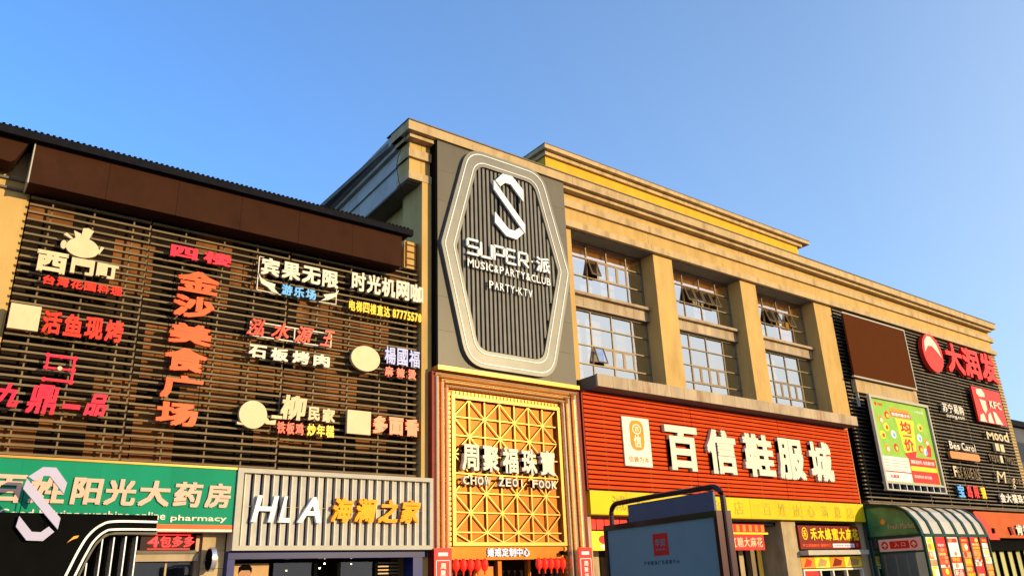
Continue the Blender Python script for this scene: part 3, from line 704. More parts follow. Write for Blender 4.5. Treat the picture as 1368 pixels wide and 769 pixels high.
hs = thing('clothing_shop_sign', 'silver framed ribbed sign with white Latin letters and gilt characters', 'sign', (10, -.4, 2.75))
part('frame', MB().box(7.16, 13.22, 4.72, 4.84, .05, .52).box(7.16, 13.22, 2.74, 2.86, .05, .52).box(7.16, 7.32, 2.86, 4.72, .05, .519).box(13.1, 13.22, 2.86, 4.72, .05, .519), 'pale_metal', hs)
part('backing', MB().box(7.3, 13.12, 2.84, 4.74, .05, .28), 'navy', hs)
for i in range(22):
    x = 7.40+i*.262
    part('rib', MB().prism([(x, 2.86), (x+.15, 2.86), (x+.15, 4.72), (x, 4.72)], .28, .40), 'rib_metal', hs)
part('joint_line', MB().box(7.32, 13.1, 3.86, 3.868, .3, .404), 'muntin', hs)
for ch, a, b in (('H', 7.66, 8.24), ('L', 8.40, 8.70), ('A', 8.94, 9.62)): text(hs, ch, a, b, 3.45, 4.14, .56, 's_white', .12, .018, shear=.2)
for i in range(22): part('rib_fin', MB().box(7.40+i*.262-.012, 7.40+i*.262+.012, 2.862, 4.718, .28, .43), 'letter_white', hs)
for ch, a, b in (('海', 9.88, 10.50), ('澜', 10.60, 11.22), ('之', 11.36, 12.0), ('家', 12.08, 12.72)): text(hs, ch, a, b, 3.48, 4.15, .58, 'gold_text', .14, .035, shear=.2)

# pharmacy and clothing shopfronts
ps = thing('pharmacy_shop', 'dim pharmacy shopfront under the green sign', 'shopfront', (6, 0, 0))
part('lintel', MB().box(5.0, 6.5, 2.52, 2.70, -.2, -.05), 'concrete', ps)
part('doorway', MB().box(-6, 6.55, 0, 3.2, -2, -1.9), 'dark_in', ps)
part('glass_door', MB().box(5.0, 5.75, .13, 2.5, -.3, -.27), 'glass_dk', ps)
part('glass_door', MB().box(5.8, 6.5, .13, 2.5, -.3, -.27), 'glass_dk', ps)
part('door_frame', MB().box(5.75, 5.8, .13, 2.52, -.32, -.24).box(6.42, 6.55, .13, 3.15, -.32, -.1), 'muntin', ps)
for i in range(7): part('wall_tile', MB().box(6.56, 7.14, .13+i*.44, .13+i*.44+.43, -.5, 0), 'tile', ps)
part('side_wall', MB().box(6.56, 7.14, .13, 3.2, -2, -.5), 'grey_stucco', ps)
part('roller_box', MB().box(5.0, 6.42, 2.70, 2.78, -.2, .0), 'dark_soffit', ps)
led = thing('led_sign', 'lit red dot-matrix sign under the green pharmacy sign', 'sign', (5.7, -.05, 2.8))
part('board', MB().box(5.05, 6.25, 2.78, 3.18, -.05, .02), 'led_board', led)
row(led, '4包多多', 5.20, 6.36, 2.86, 3.12, .04, 'led', .01, .01)
part('dot_row', MB().box(5.22, 6.24, 3.145, 3.155, .02, .03).box(5.22, 6.24, 2.805, 2.815, .02, .03), 'led', led)
rs = thing('round_wall_sign', 'round silver-rimmed wall sign on the tiled pier by the pharmacy', 'sign', (6.8, -.3, 2.5))
FR = Fr((6.66, -.3, 0), (-1, 0, 0))
part('rim', MB(FR).ell(0, 2.54, .30, .30, -.12, .0, 32), 'silver', rs); part('face', MB(FR).ell(0, 2.54, .26, .26, 0, .012, 32), 'black', rs)
part('bracket', MB().box(6.6, 6.75, 2.5, 2.56, 0, .1), 'silver', rs)
hf = thing('clothing_shopfront', 'navy framed clothing shopfront below the ribbed silver sign', 'shopfront', (10, 0, 0))
part('beam', MB().box(7.15, 13.15, 2.54, 2.74, -.3, .3), 'navy', hf)
part('column', MB().box(12.66, 12.98, .13, 2.54, -.3, .28), 'navy', hf); part('column', MB().box(7.15, 7.34, .13, 2.54, -.3, .28), 'navy', hf)
part('yellow_strip', MB().box(7.37, 7.40, .13, 2.5, .0, .1), 'letter_yellow', hf)
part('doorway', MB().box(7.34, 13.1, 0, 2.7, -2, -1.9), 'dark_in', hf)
part('shop_window', MB().box(8.6, 9.7, .3, 2.45, -.3, -.28), 'glass_dk', hf); part('shop_window', MB().box(10.6, 11.6, .3, 2.45, -.3, -.28), 'glass_dk', hf)
part('window_frame', MB().box(9.75, 9.85, .13, 2.54, -.35, -.2).box(10.45, 10.55, .13, 2.54, -.35, -.2).box(11.65, 11.75, .13, 2.54, -.35, -.2), 'black', hf)
part('portrait_poster', MB().box(7.5, 8.5, .5, 2.45, -.4, -.36), 'tan', hf)
part('portrait_head', MB().ell(7.85, 2.15, .17, .23, -.36, -.35, 20), 'skin', hf); part('portrait_hair', MB().prism([(7.67, 2.2), (7.68, 2.36), (7.78, 2.43), (7.94, 2.43), (8.03, 2.34), (8.03, 2.2), (7.97, 2.28), (7.74, 2.28)], -.35, -.345), 'black', hf)
for i in range(10): part('shelf_slat', MB().box(11.8, 12.6, 1.5+i*.1, 1.54+i*.1, -.6, -.5), 'muntin', hf)
for x, z in ((9.2, 2.25), (10.2, 2.3), (10.35, 2.42), (11.2, 2.4)): part('bulb', MB().box(x, x+.035, z, z+.035, -.9, -.87), 'lamp', hf)

# ================================================================= CLUB ENTRANCE BOX
ce = thing('club_entrance', 'black box entrance with white hexagon outline and slim white strips', 'entrance', (2, -1.5, 0))
part('black_box', MB().prism([(-8, .13), (2.84, .13), (3.48, 2.1), (3.66, 2.62), (3.78, 2.88), (3.95, 3.06), (4.17, 3.11), (5.03, 3.11), (5.03, 3.49), (-8, 3.49)], .9, 1.46).box(-8, 4.72, .13, 3.46, .5, .8), 'black', ce)
def spline(P, n=6):
    out = []
    for i in range(len(P)-1):
        p0, p1, p2, p3 = (Vector(P[max(i-1, 0)]), Vector(P[i]), Vector(P[i+1]), Vector(P[min(i+2, len(P)-1)]))
        for k in range(n):
            t = k/n; out.append(tuple(.5*((2*p1)+(p2-p0)*t+(2*p0-5*p1+4*p2-p3)*t*t+(3*p1-3*p2+p3-p0)*t**3)))
    return out+[tuple(P[-1])]
OUT = spline([(2.59, .13), (3.27, 2.19), (3.47, 2.76), (3.62, 3.05), (3.83, 3.25), (4.12, 3.335), (5.03, 3.335)])
INN = spline([(2.78, .13), (3.45, 2.18), (3.62, 2.66), (3.74, 2.92), (3.93, 3.11), (4.16, 3.16), (5.03, 3.165)])
part('white_outline', MB().line(OUT, .05, 1.46, 1.49), 'whiteline', ce)
part('white_outline', MB().line(INN, .045, 1.46, 1.49), 'whiteline', ce)
part('grey_reveal', MB().line([(u+.04, v-.065) for u, v in INN], .085, 1.0, 1.44), 'panel', ce)
for x, zt in ((3.68, 2.45), (3.94, 2.98), (4.18, 3.0), (4.43, 3.02), (4.67, 3.02)): part('white_strip', MB().box(x-.014, x+.014, .13, zt, .9, 1.3), 'silver', ce)
part('lamp_bracket', MB().prism([(3.18, 2.86), (3.3, 3.0), (3.4, 3.02), (3.38, 2.97), (3.28, 2.93)], 1.46, 1.55), 'gold_bar', ce)
e = thing('entrance_emblem', 'large pale split letter S standing above the black club entrance', 'emblem', (2.6, -1.52, 2.9))
d0, d1 = 1.50, 1.58
part('letter_piece', MB().prism([(2.23, 4.24), (2.48, 4.46), (2.74, 4.46), (3.0, 4.14), (2.97, 3.90), (2.64, 4.27), (2.53, 4.27), (2.37, 4.15)], d0, d1), 's_lilac', e)
part('letter_piece', MB().prism([(2.21, 4.20), (2.17, 3.98), (2.96, 3.14), (2.98, 3.38)], d0, d1), 's_lilac', e)
part('letter_piece', MB().prism([(2.19, 3.41), (2.16, 3.19), (2.40, 2.91), (2.71, 2.90), (2.90, 3.09), (2.78, 3.20), (2.64, 3.08), (2.47, 3.09)], d0, d1), 's_lilac', e)
part('mounting_rod', MB().bar((2.22, 4.25), (2.19, 3.42), .015, d0-.03, d0-.01).bar((2.74, 4.4), (2.72, 3.0), .015, d0-.03, d0-.01), 'black', e)

# ================================================================= RED SHOE-CITY SIGN
ca = thing('concrete_canopy', 'weathered stone canopy ledge over the red slatted sign', 'canopy', (29, -.5, 8.45))
n = 22
for i in range(n):
    a = 20.07+(37.68-20.07)*i/n; b = 20.07+(37.68-20.07)*(i+1)/n
    part('fascia_slab', MB().box(a+.006, b-.006, 8.47, 8.93+.01*random.random(), .9, 1.0), 'concrete', ca)
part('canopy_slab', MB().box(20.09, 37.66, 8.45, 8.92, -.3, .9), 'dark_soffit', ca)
rd = thing('shoe_shop_sign', 'wide red slatted sign with five large white characters', 'sign', (29, -.35, 4.8))
part('backing', MB().box(19.9, 37.95, 4.78, 8.45, -.25, .2), 'dark_red', rd)
part('side_panel', MB().box(19.80, 19.86, 4.78, 8.45, -.25, .34), 'dark_red', rd)
for a, b in ((19.87, 25.85), (25.88, 31.85), (31.88, 37.72)):
    me = MB().box(-(b-a)/2, (b-a)/2, -.060, .060, -.05, 0).mesh('slat')
    for k in range(21): put('slat', me, 'red_slat', rd, ((a+b)/2, -.35, 8.335-k*.1722))
for i in range(8): part('slat_clip', MB().box(20.9+i*2.3, 20.93+i*2.3, 4.8, 8.4, .2, .3), 'dark_soffit', rd)
part('white_edge', MB().box(37.74, 38.0, 4.78, 8.42, -.25, .2), 'stucco', rd)
part('plaque', MB().box(21.75, 23.22, 5.72, 7.60, .36, .42), 'plaque', rd)
part('plaque_emblem', MB().prism(rounded([(22.12, 7.50), (22.88, 7.50), (22.88, 6.33), (22.12, 6.33)], [.35]*4), .42, .428), 'orange', rd)
part('plaque_mark', MB().ring([(22.5+.24*math.cos(i*math.tau/20), 7.15+.2*math.sin(i*math.tau/20)) for i in range(20)], [(22.5+.2*math.cos(i*math.tau/20), 7.15+.16*math.sin(i*math.tau/20)) for i in range(20)], .428, .434), 'plaque', rd)
text(rd, '百', 22.38, 22.62, 7.06, 7.24, .434, 'plaque', .006, .01); text(rd, '信', 22.3, 22.7, 6.45, 6.92, .434, 'plaque', .006, .02)
row(rd, '信赖为本', 21.94, 23.06, 5.87, 6.1, .428, 'tan', .006, .01)
for ch, a, b, z0, z1 in (('百', 24.0, 25.93, 5.68, 7.46), ('信', 26.48, 28.38, 5.66, 7.52), ('鞋', 28.9, 30.98, 5.66, 7.52), ('服', 31.3, 33.29, 5.66, 7.5), ('城', 33.75, 35.58, 5.66, 7.54)):
    text(rd, ch, a, b, z0, z1, .52, 'letter_white', .16, .038)
ys = thing('yellow_band_sign', 'bright yellow band with faint ghost characters below the red slats', 'sign', (29, -.3, 3.9))
a = 19.93; k = 0
while a < 37.9:
    b = min(a+1.83, 37.95); part('sheet_panel', MB().box(a+.006, b-.006, 3.93, 4.76, -.2, .30+.004*(k % 2)), 'yellow', ys); a = b; k += 1
for i, ch in enumerate('诚信'): text(ys, ch, 21.0+i*1.3, 21.7+i*1.3, 4.08, 4.62, .312, 'ghost', .008, -.008)
for ch, x in zip('服饰商店', (24.2, 25.6, 26.6, 28.0)): text(ys, ch, x, x+.62, 4.08, 4.62, .312, 'ghost', .008, -.012)
for i, ch in enumerate('百姓放心满意店'): text(ys, ch, 29.95+i*1.08, 30.5+i*1.08, 4.07, 4.6, .312, 'ghost', .008, -.012)

# street level under the yellow band
sf = thing('street_arcade', 'tiled piers and dim shop openings under the yellow band', 'shopfront', (29, 0, 0))
part('pier', MB().box(19.62, 20.17, .13, 3.93, -1.5, 0), 'tile', sf); part('pier', MB().box(31.5, 32.55, .13, 3.93, -1.5, .0), 'tile', sf); part('pier', MB().box(37.5, 38.1, .13, 3.93, -1.5, 0), 'tile', sf)
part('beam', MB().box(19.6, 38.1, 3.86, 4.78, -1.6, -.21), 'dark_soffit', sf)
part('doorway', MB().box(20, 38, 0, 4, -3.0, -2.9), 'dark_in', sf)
part('hood', MB().box(20.17, 31.5, 3.72, 3.9, -.9, -.3), 'roofdark', sf)
for i in range(26):
    x = 20.3+i*.43
    part('door_curtain', MB().box(x, x+.3, .13, 3.2, -1.2+.03*(i % 3), -1.17+.03*(i % 3)), ('warm_in', 'dark_in', 'tile', 'dark_in', 'muntin')[i % 5], sf)
b = thing('valance_banner', 'red and gold scalloped banner above the shop door left of the billboard', 'banner', (20.9, .3, 3.5))
for i in range(5): part('red_flap', MB().box(20.3+i*.4, 20.66+i*.4, 3.45, 3.85, -.3, -.28), 'poster_red', b)
b = thing('food_banner', 'yellow food banner hanging above the shop door left of the billboard', 'banner', (20.9, .3, 2.8))
part('banner_sheet', MB().box(20.3, 22.3, 2.72, 3.4, -.3, -.28), 'poster_yellow', b)
part('red_swirl', MB().ell(21.0, 3.1, .25, .15, -.28, -.275, 16).ell(21.5, 2.95, .2, .12, -.28, -.274, 16), 'poster_red', b); part('white_bowl', MB().ell(21.0, 2.86, .2, .07, -.28, -.272, 16), 'poster_white', b)
b = thing('valance_banner', 'red banner with gold tassels over a yellow strip, right of the billboard', 'banner', (29.7, .3, 3.5))
part('red_sheet', MB().box(28.1, 30.65, 3.42, 3.75, -.3, -.28), 'poster_red', b)
for i in range(6): part('gold_tassel', MB().box(28.3+i*.42, 28.5+i*.42, 3.46, 3.72, -.28, -.275), 'orange', b)
part('yellow_strip', MB().box(28.1, 30.85, 3.34, 3.42, -.3, -.27), 'poster_yellow', b)
b = thing('shop_banner', 'red banner with pale gold characters, right of the billboard', 'banner', (29.6, .3, 2.9))
part('banner_sheet', MB().box(28.1, 30.5, 2.70, 3.33, -.3, -.28), 'poster_red', b)
row(b, '红糖大麻花', 28.2, 30.4, 2.82, 3.22, -.27, 'cream', .01, .015)

hm = thing('snack_shop_sign', 'dark red sign with gold ring logo and seven gold characters', 'sign', (35, -.1, 2.7))
part('board', MB().box(32.56, 37.48, 2.70, 3.72, -.1, .1), 'dark_red', hm)
part('ring_logo', MB().ring([(33.0+.21*math.cos(i*math.tau/24), 3.37+.27*math.sin(i*math.tau/24)) for i in range(24)], [(33.0+.17*math.cos(i*math.tau/24), 3.37+.22*math.sin(i*math.tau/24)) for i in range(24)], .1, .12), 'letter_yellow', hm)
text(hm, '禾', 32.88, 33.12, 3.2, 3.52, .12, 'letter_yellow', .02, .03)
row(hm, '禾木蜂蜜大麻花', 33.38, 37.38, 3.08, 3.62, .14, 'letter_yellow', .04, .03)
word(hm, '手工现做麻花 香酥可口', 32.72, 34.95, 2.80, 2.93, .11, 'letter_orange', .01, .02)
part('white_patch', MB().box(35.1, 36.9, 2.77, 2.94, .1, .108), 'poster_white', hm); word(hm, '全国连锁 加盟热线', 35.2, 36.8, 2.81, 2.90, .114, 'letter_violet', .006, .02)
part('red_seal', MB().ell(37.15, 2.87, .12, .1, .1, .108, 14), 'letter_red', hm)
hw = thing('snack_shop_window', 'snack counter with roller box, four food pictures and white window frame', 'shopfront', (35, 0, 0))
part('roller_box', MB().box(32.56, 37.48, 2.44, 2.64, -.1, .45), 'pale_metal', hw)
for i, x in enumerate((32.58, 33.62, 34.8, 36.02)):
    x1_ = (33.6, 34.78, 36.0, 37.46)[i]
    part('food_picture', MB().box(x, x1_, 1.90, 2.38, -.2, 0), 'poster_yellow' if i % 2 else 'orange', hw)
    part('food_print', MB().prism([(x+.15, 1.95), (x+.45, 2.32), (x1_-.2, 2.2), (x1_-.35, 1.98)], 0, .006), ('poster_red', 'tan', 'dark_red', 'tan')[i], hw)
part('window_frame', MB().box(32.58, 37.4, 1.78, 1.86, -.1, .05).box(32.58, 32.66, .9, 1.78, -.1, .05).box(33.84, 33.94, .9, 1.78, -.1, .05).box(34.84, 34.94, .9, 1.78, -.1, .05).box(35.95, 36.05, .9, 1.78, -.1, .05).box(37.3, 37.4, .9, 1.78, -.1, .05), 'letter_white', hw)
part('window_poster', MB().box(32.7, 33.8, .9, 1.76, -.05, -.03), 'poster_red', hw)
part('counter', MB().box(32.56, 37.45, .13, .95, -.4, 0), 'tile', hw)

# ================================================================= BLACK SCREEN, RIGHT
bs = thing('louvre_screen', 'black slatted screen covering the right end of the mall', 'screen', (48, 0, 4.9))
part('backing', MB().box(38.93, 58.2, 4.9, 15.22, -.36, -.30), 'black', bs)
for a, b in ((38.95, 45.75), (45.8, 52.4), (52.45, 58.72)):
    me = MB().box(-(b-a)/2, (b-a)/2, -.032, .032, -.12, 0).mesh('slat')
    for k in range(51): put('slat', me, 'slat_black', bs, ((a+b)/2, random.uniform(-.01, .01)-.05, 15.12-k*.2028))
for x in (39.6, 41.5, 43.5, 45.77, 48, 50.2, 52.42, 54.5, 56.6): part('post', MB().box(x-.03, x+.03, 4.9, 15.2, -.15, -.08), 'slat_black', bs)
part('bottom_rail', MB().box(38.9, 58.75, 4.84, 4.92, -.3, .12), 'slat', bs)

bb = thing('blank_billboard', 'blank brown billboard with pale metal edge at the top of the black screen', 'billboard', (42.3, -.4, 11.3))
part('sheet', MB().box(39.15, 45.5, 11.35, 14.80, .40, .50), 'brown2', bb)
part('edge_trim', MB().box(39.05, 45.6, 14.80, 14.88, .4, .53).box(45.5, 45.58, 11.35, 14.80, .4, .53).box(39.05, 45.6, 11.27, 11.35, .4, .53), 'pale_metal', bb)
part('cream_skirt', MB().box(39.5, 45.9, 10.55, 11.27, .05, .3), 'stucco_band', bb)
for x in (39.6, 41): part('bracket', MB().box(x, x+.06, 9.8, 10.55, .1, .25), 'pale_metal', bb)

ps_ = thing('poster_frame', 'lime green supermarket poster in a silver frame on the black screen', 'poster', (42.6, -.8, 5.5))
part('frame', MB().box(39.55, 45.75, 10.2, 10.34, .7, .85).box(39.55, 39.72, 5.45, 10.2, .7, .85).box(45.2+.4, 45.75, 5.45, 10.2, .55, .85).box(39.72, 45.6, 5.45, 5.52, .55, .84).box(39.72, 45.6, 5.80, 5.90, .55, .84), 'pale_metal', ps_)
part('case', MB().box(39.72, 45.6, 5.90, 10.2, .45, .7), 'black', ps_)
part('poster_sheet', MB().box(39.75, 45.58, 5.92, 10.18, .70, .73), 'poster_green', ps_)
P = .73
def fl(name, mb, m, k=1): part(name, mb, m, ps_)
fl('poster_print', MB().box(39.85, 42.5, 5.95, 7.2, P, P+.004), 'poster_white')
fl('poster_print', MB().box(42.55, 45.4, 5.95, 7.3, P, P+.006), 'poster_red')
fl('poster_print', MB().prism([(42.0, 9.3), (43.9, 9.3), (43.5, 7.6), (42.9, 7.25), (42.3, 7.6)], P, P+.005), 'poster_yellow')
fl('poster_print', MB().box(42.6, 45.35, 6.58, 6.82, P+.006, P+.01), 'poster_yellow')
fl('poster_print', MB().box(39.85, 42.55, 6.4, 6.46, P+.004, P+.008).prism([(42.2, 7.45), (43.6, 7.65), (43.3, 7.25), (42.5, 7.2)], P+.005, P+.009).prism([(44.5, 7.4), (45.0, 8.3), (45.25, 7.9), (45.1, 7.4)], P, P+.006), 'poster_red')
fl('poster_print', MB().box(41.6, 43.7, 9.38, 9.65, P, P+.006), 'poster_red')
fl('poster_print', MB().ell(40.25, 9.93, .12, .1, P, P+.005, 12), 'poster_red')
fl('poster_print', MB().box(41.6, 43.6, 9.66, 9.86, P, P+.006), 'orange')
text(ps_, '均', 42.35, 43.45, 8.55, 9.2, P+.012, 'poster_red', .006, .03); text(ps_, '一', 42.45, 43.35, 8.36, 8.44, P+.012, 'poster_red', .006, .03); text(ps_, '价', 42.4, 43.4, 7.6, 8.26, P+.012, 'poster_red', .006, .03)
word(ps_, '超值特惠全场', 41.7, 43.6, 9.42, 9.61, P+.012, 'poster_white', .004, .02); word(ps_, '大润发', 40.42, 40.98, 9.85, 10.0, P+.008, 'poster_red', .004, .02)
word(ps_, '十月促销', 44.2, 45.2, 9.78, 9.93, P+.008, 'poster_white', .004, .01)
word(ps_, '大润发', 40.3, 41.2, 6.1, 6.27, P+.012, 'poster_red', .004, .03); word(ps_, '活动时间 即日起', 42.75, 44.6, 6.2, 6.36, P+.012, 'poster_white', .004, .01)
word(ps_, '满额送好礼 会员更优惠', 42.7, 45.2, 6.95, 7.15, P+.012, 'poster_white', .004, .01)
for i in range(4): fl('poster_print', MB().box(40.0, 42.3, 6.55+i*.15, 6.58+i*.15, P+.004, P+.007), 'tan')
random.seed(3)
for i, (x, z) in enumerate(((40.5, 9.1), (41.2, 9.4), (40.4, 8.3), (41.5, 8.4), (40.6, 7.6), (41.5, 7.7), (44.5, 9.0), (44.2, 8.4), (44.9, 8.2), (44.1, 7.8), (40.9, 8.75), (44.6, 7.65))):
    fl('poster_print', MB().ell(x, z, .26, .22, P, P+.005, 12), ('orange', 'poster_red', 'poster_yellow', 'poster_white')[i % 4])
    fl('poster_print', MB().ell(x+.05, z-.03, .13, .12, P+.005, P+.008, 10), ('poster_white', 'poster_yellow', 'poster_red', 'letter_blue')[i % 4])
part('lower_slot', MB().box(39.72, 45.6, 5.52, 5.80, .5, .6), 'black', ps_)
for i in range(8): part('slot_bar', MB().box(40.2+i*.7, 40.27+i*.7, 5.52, 5.80, .6, .8), 'silver', ps_)

s = thing('supermarket_sign', 'large red oval with white swoosh beside three big red characters', 'sign', (52.5, -.35, 12.8))
part('oval', MB().ell(48.87, 13.98, 1.2, 1.2, .15, .4, 40), 'letter_red', s)
part('swoosh', MB().prism([(47.85, 13.9), (48.0, 14.6), (48.5, 15.02), (48.95, 15.0), (49.5, 14.6), (49.85, 13.75), (49.3, 14.15), (48.85, 14.4), (48.35, 14.35)], .4, .43), 'letter_white', s)
for ch, a, b in (('大', 50.5, 52.7), ('润', 52.75, 55.0), ('发', 55.15, 57.45)): text(s, ch, a, b, 13.02, 15.0, .42, 'letter_red', .2, .035)
s = thing('electronics_sign', 'pale characters and Latin web address below the red supermarket characters', 'sign', (50, -.3, 10))
row(s, '苏宁易购', 48.7, 51.4, 10.4, 10.95, .3, 'letter_white', .1, .02); word(s, 'suning.com', 49.0, 51.3, 10.03, 10.32, .3, 'letter_white', .08, .012)
s = thing('restaurant_board', 'tilted red square board with KFC lettering and white shapes', 'sign', (55, -.4, 10.2))
part('board', MB().box(53.0, 56.95, 10.18, 12.42, .28, .4), 'letter_red', s)
for i, ch in enumerate('KFC'): text(s, ch, 54.95+i*.57, 55.45+i*.57, 11.2, 11.68, .45, 'letter_white', .05, .03)
part('white_shape', MB().prism([(53.55, 12.3), (54.3, 12.35), (54.6, 12.1), (54.55, 11.85), (53.75, 11.8), (53.45, 12.0)], .4, .43).prism([(53.7, 11.65), (54.5, 11.6), (54.45, 11.0), (54.1, 10.75), (53.85, 11.0)], .4, .43).prism([(53.1, 10.2), (53.3, 10.6), (53.8, 10.75), (54.0, 10.2)], .4, .43).prism([(54.25, 10.2), (54.4, 10.7), (54.8, 10.9), (55.0, 10.2)], .4, .43).prism([(55.3, 10.2), (55.2, 11.0), (55.6, 10.95), (56.3, 10.2)], .4, .43), 'letter_white', s)
s = thing('shop_name_sign', 'pale Latin name under the red square board, two cream tiles below', 'sign', (55.4, -.3, 8.5))
for ch, a, b in (('M', 53.8, 54.75), ('o', 54.85, 55.45), ('o', 55.52, 56.1), ('d', 56.2, 56.9)): text(s, ch, a, b, 9.15, 9.62 if ch != 'd' else 9.8, .3, 'cream', .08, .02)
part('cream_tile', MB().box(54.65, 55.15, 8.48, 8.95, .15, .3), 'cream', s); part('cream_tile', MB().box(55.35, 55.85, 8.46, 8.93, .15, .3), 'cream', s)
s = thing('shop_name_sign', 'pale Latin name above a rounded orange bar', 'sign', (50.2, -.3, 7.6))
for ch, a, b, z1 in (('B', 48.5, 48.9, 8.66), ('e', 48.96, 49.34, 8.48), ('s', 49.4, 49.75, 8.48), ('C', 50.0, 50.45, 8.66), ('a', 50.5, 50.85, 8.48), ('r', 50.9, 51.15, 8.48), ('o', 51.2, 51.6, 8.48), ('l', 51.68, 51.76, 8.66)): text(s, ch, a, b, 8.2, z1, .3, 'letter_white', .08, .015)
part('orange_bar', MB().prism(rounded([(48.33, 8.06), (52.05, 8.06), (52.05, 7.64), (48.33, 7.64)], [.18]*4, 5), .15, .3), 'tan_orange', s)
s = thing('shop_name_sign', 'small dim Latin words either side of a cream tile', 'sign', (55.2, -.3, 7.8))
word(s, 'TESS', 53.4, 54.7, 7.8, 8.2, .25, 'slat', .08, .02); part('cream_tile', MB().box(54.95, 55.3, 7.75, 8.2, .12, .28), 'cream', s); word(s, 'TWIST', 55.6, 57.1, 7.8, 8.2, .25, 'slat', .08, .02)
s = thing('shop_name_sign', 'dim brown tall Latin name, its first letter cream', 'sign', (50, -.3, 6.6))
text(s, 'F', 48.3, 48.7, 6.58, 7.2, .3, 'cream', .1, .03)
for i, ch in enumerate('EIRUENS'): text(s, ch, 48.8+i*.42, 49.12+i*.42-(.2 if ch == 'I' else 0), 6.6, 7.18, .25, 'slat', .08, .015)
s = thing('shop_name_sign', 'tan slanted script name at the far right of the black screen', 'sign', (55.4, -.3, 6.3))
for ch, a, b, z0, z1 in (('M', 53.85, 55.0, 6.5, 7.2), ('a', 55.05, 55.4, 6.5, 6.85), ('n', 55.45, 55.8, 6.5, 6.85), ('g', 55.85, 56.2, 6.2, 6.85), ('o', 56.28, 56.65, 6.5, 6.85), ('s', 56.7, 57.0, 6.5, 6.85)): text(s, ch, a, b, z0, z1, .3, 'cream' if ch in 'Mg' else 'slat', .06, .005, shear=.25)
s = thing('optician_sign', 'blue, red and gold characters just above the green barrel canopy', 'sign', (50, -.3, 5.4))
for ch, a, b, mm in (('宝', 48.3, 49.05, 'letter_blue'), ('岛', 49.4, 50.0, 'letter_red'), ('眼', 50.25, 50.85, 'letter_red'), ('镜', 51.15, 51.75, 'letter_yellow')): text(s, ch, a, b, 5.45, 6.15, .3, mm, .1, .035)
s = thing('jewellery_sign', 'grey white characters at the lower right corner of the black screen', 'sign', (55.5, -.3, 5.3))
row(s, '金大福珠宝', 53.5, 57.6, 5.32, 5.86, .3, 'letter_white', .1, .03)

# ================================================================= GREEN BARREL CANOPY
gc = thing('barrel_canopy', 'green steel lean-to canopy with curved clear roof and glazed end', 'canopy', (41.3, -1.5, 0))
def vault(): # (distance out of wall, height)
    return [(0.0, 4.66), (.5, 4.69), (1.25, 4.68), (1.98, 4.54), (2.38, 4.28), (2.74, 3.80), (2.86, 3.43), (2.93, 3.1)]
VX = [38.05, 38.98, 40.12, 41.38, 42.46, 43.54, 44.5]
def rib_mesh(wd):
    q = MB(); V = vault(); inner = [(max(d-.02, 0)*.955, z-.13 if i < 4 else z-.04) for i, (d, z) in enumerate(V)]
    inner[-1] = (2.83, 3.1)
    vs = [[q.b.verts.new(Vector((x_, -d, z))) for d, z in pts] for x_ in (-wd/2, wd/2) for pts in (V, inner)]
    a, b_, c, d = vs
    for i in range(len(V)-1):
        q.b.faces.new((a[i], a[i+1], b_[i+1], b_[i])); q.b.faces.new((c[i], c[i+1], d[i+1], d[i])); q.b.faces.new((a[i], a[i+1], c[i+1], c[i])); q.b.faces.new((b_[i], b_[i+1], d[i+1], d[i]))
    q.b.faces.new((a[0], b_[0], d[0], c[0])); q.b.faces.new((a[-1], b_[-1], d[-1], c[-1])); return q.mesh('arched_rib')
rm_ = rib_mesh(.22); pm_ = MB().box(-.055, .055, .13, 3.1, 2.82, 2.93).mesh('post')
for x in VX: put('arched_rib', rm_, 'dkgreen', gc, (x, 0, 0)); put('post', pm_, 'dkgreen', gc, (x, 0, 0))
for a, b in zip(VX, VX[1:]):
    q = MB(); V = [(d*.985, z-.03) for d, z in vault()]
    for x_ in (a+.07, b-.07): pass
    A = [q.b.verts.new(Vector((a+.07, -d, z))) for d, z in V]; B = [q.b.verts.new(Vector((b-.07, -d, z))) for d, z in V]
    for i in range(len(V)-1): q.b.faces.new((A[i], A[i+1], B[i+1], B[i]))
    part('roof_sheet', q, 'milky', gc)
part('eave_rail', MB().box(38.12, 44.56, 3.09, 3.21, 2.85, 2.95), 'dkgreen', gc); part('wall_rail', MB().box(38.12, 44.56, 4.55, 4.66, 0, .1), 'dkgreen', gc)
FE = Fr((38.05, 0, 0), (-1, 0, 0))      # end face: u runs from the street (+) ... negative y is +u here
# in FE, u = -y distance: u axis is (0,-1,0)
part('end_beam', MB(FE).box(.2, 2.84, 3.10, 3.22, -.06, .07), 'dkgreen', gc)
part('end_post', MB(FE).box(.22, .34, .13, 4.6, -.06, .07), 'dkgreen', gc); part('end_post', MB(FE).box(.62, .72, .13, 3.10, -.05, .06), 'dkgreen', gc)
part('end_beam', MB(FE).box(.72, 2.84, 2.42, 2.50, -.05, .06), 'dkgreen', gc)
EV = [(.34, 3.22), (2.72, 3.22), (2.70, 3.5), (2.58, 3.82), (2.26, 4.2), (1.9, 4.40), (1.2, 4.55), (.34, 4.55)]
part('end_glass', MB(FE).prism(EV, 0, .015), 'endgreen', gc)
part('end_print', MB(FE).prism([(.4, 3.26), (2.66, 3.26), (2.5, 3.8), (2.1, 4.15), (1.3, 4.4), (.7, 4.2), (.4, 3.9)], -.03, -.02), 'green', gc)
part('end_logo', MB(FE).prism(rounded([(.95, 3.85), (1.1, 4.05), (1.25, 3.88), (1.1, 3.7)], [.1]*4, 4), .015, .02), 'orange', gc)
word(gc, 'Fresh Market', 1.32, 2.62, 3.5, 3.74, .022, 'tan', .006, .012, fr=FE)
part('side_glass', MB(FE).box(.36, .62, .2, 3.1, -.01, 0), 'glass_gr', gc)
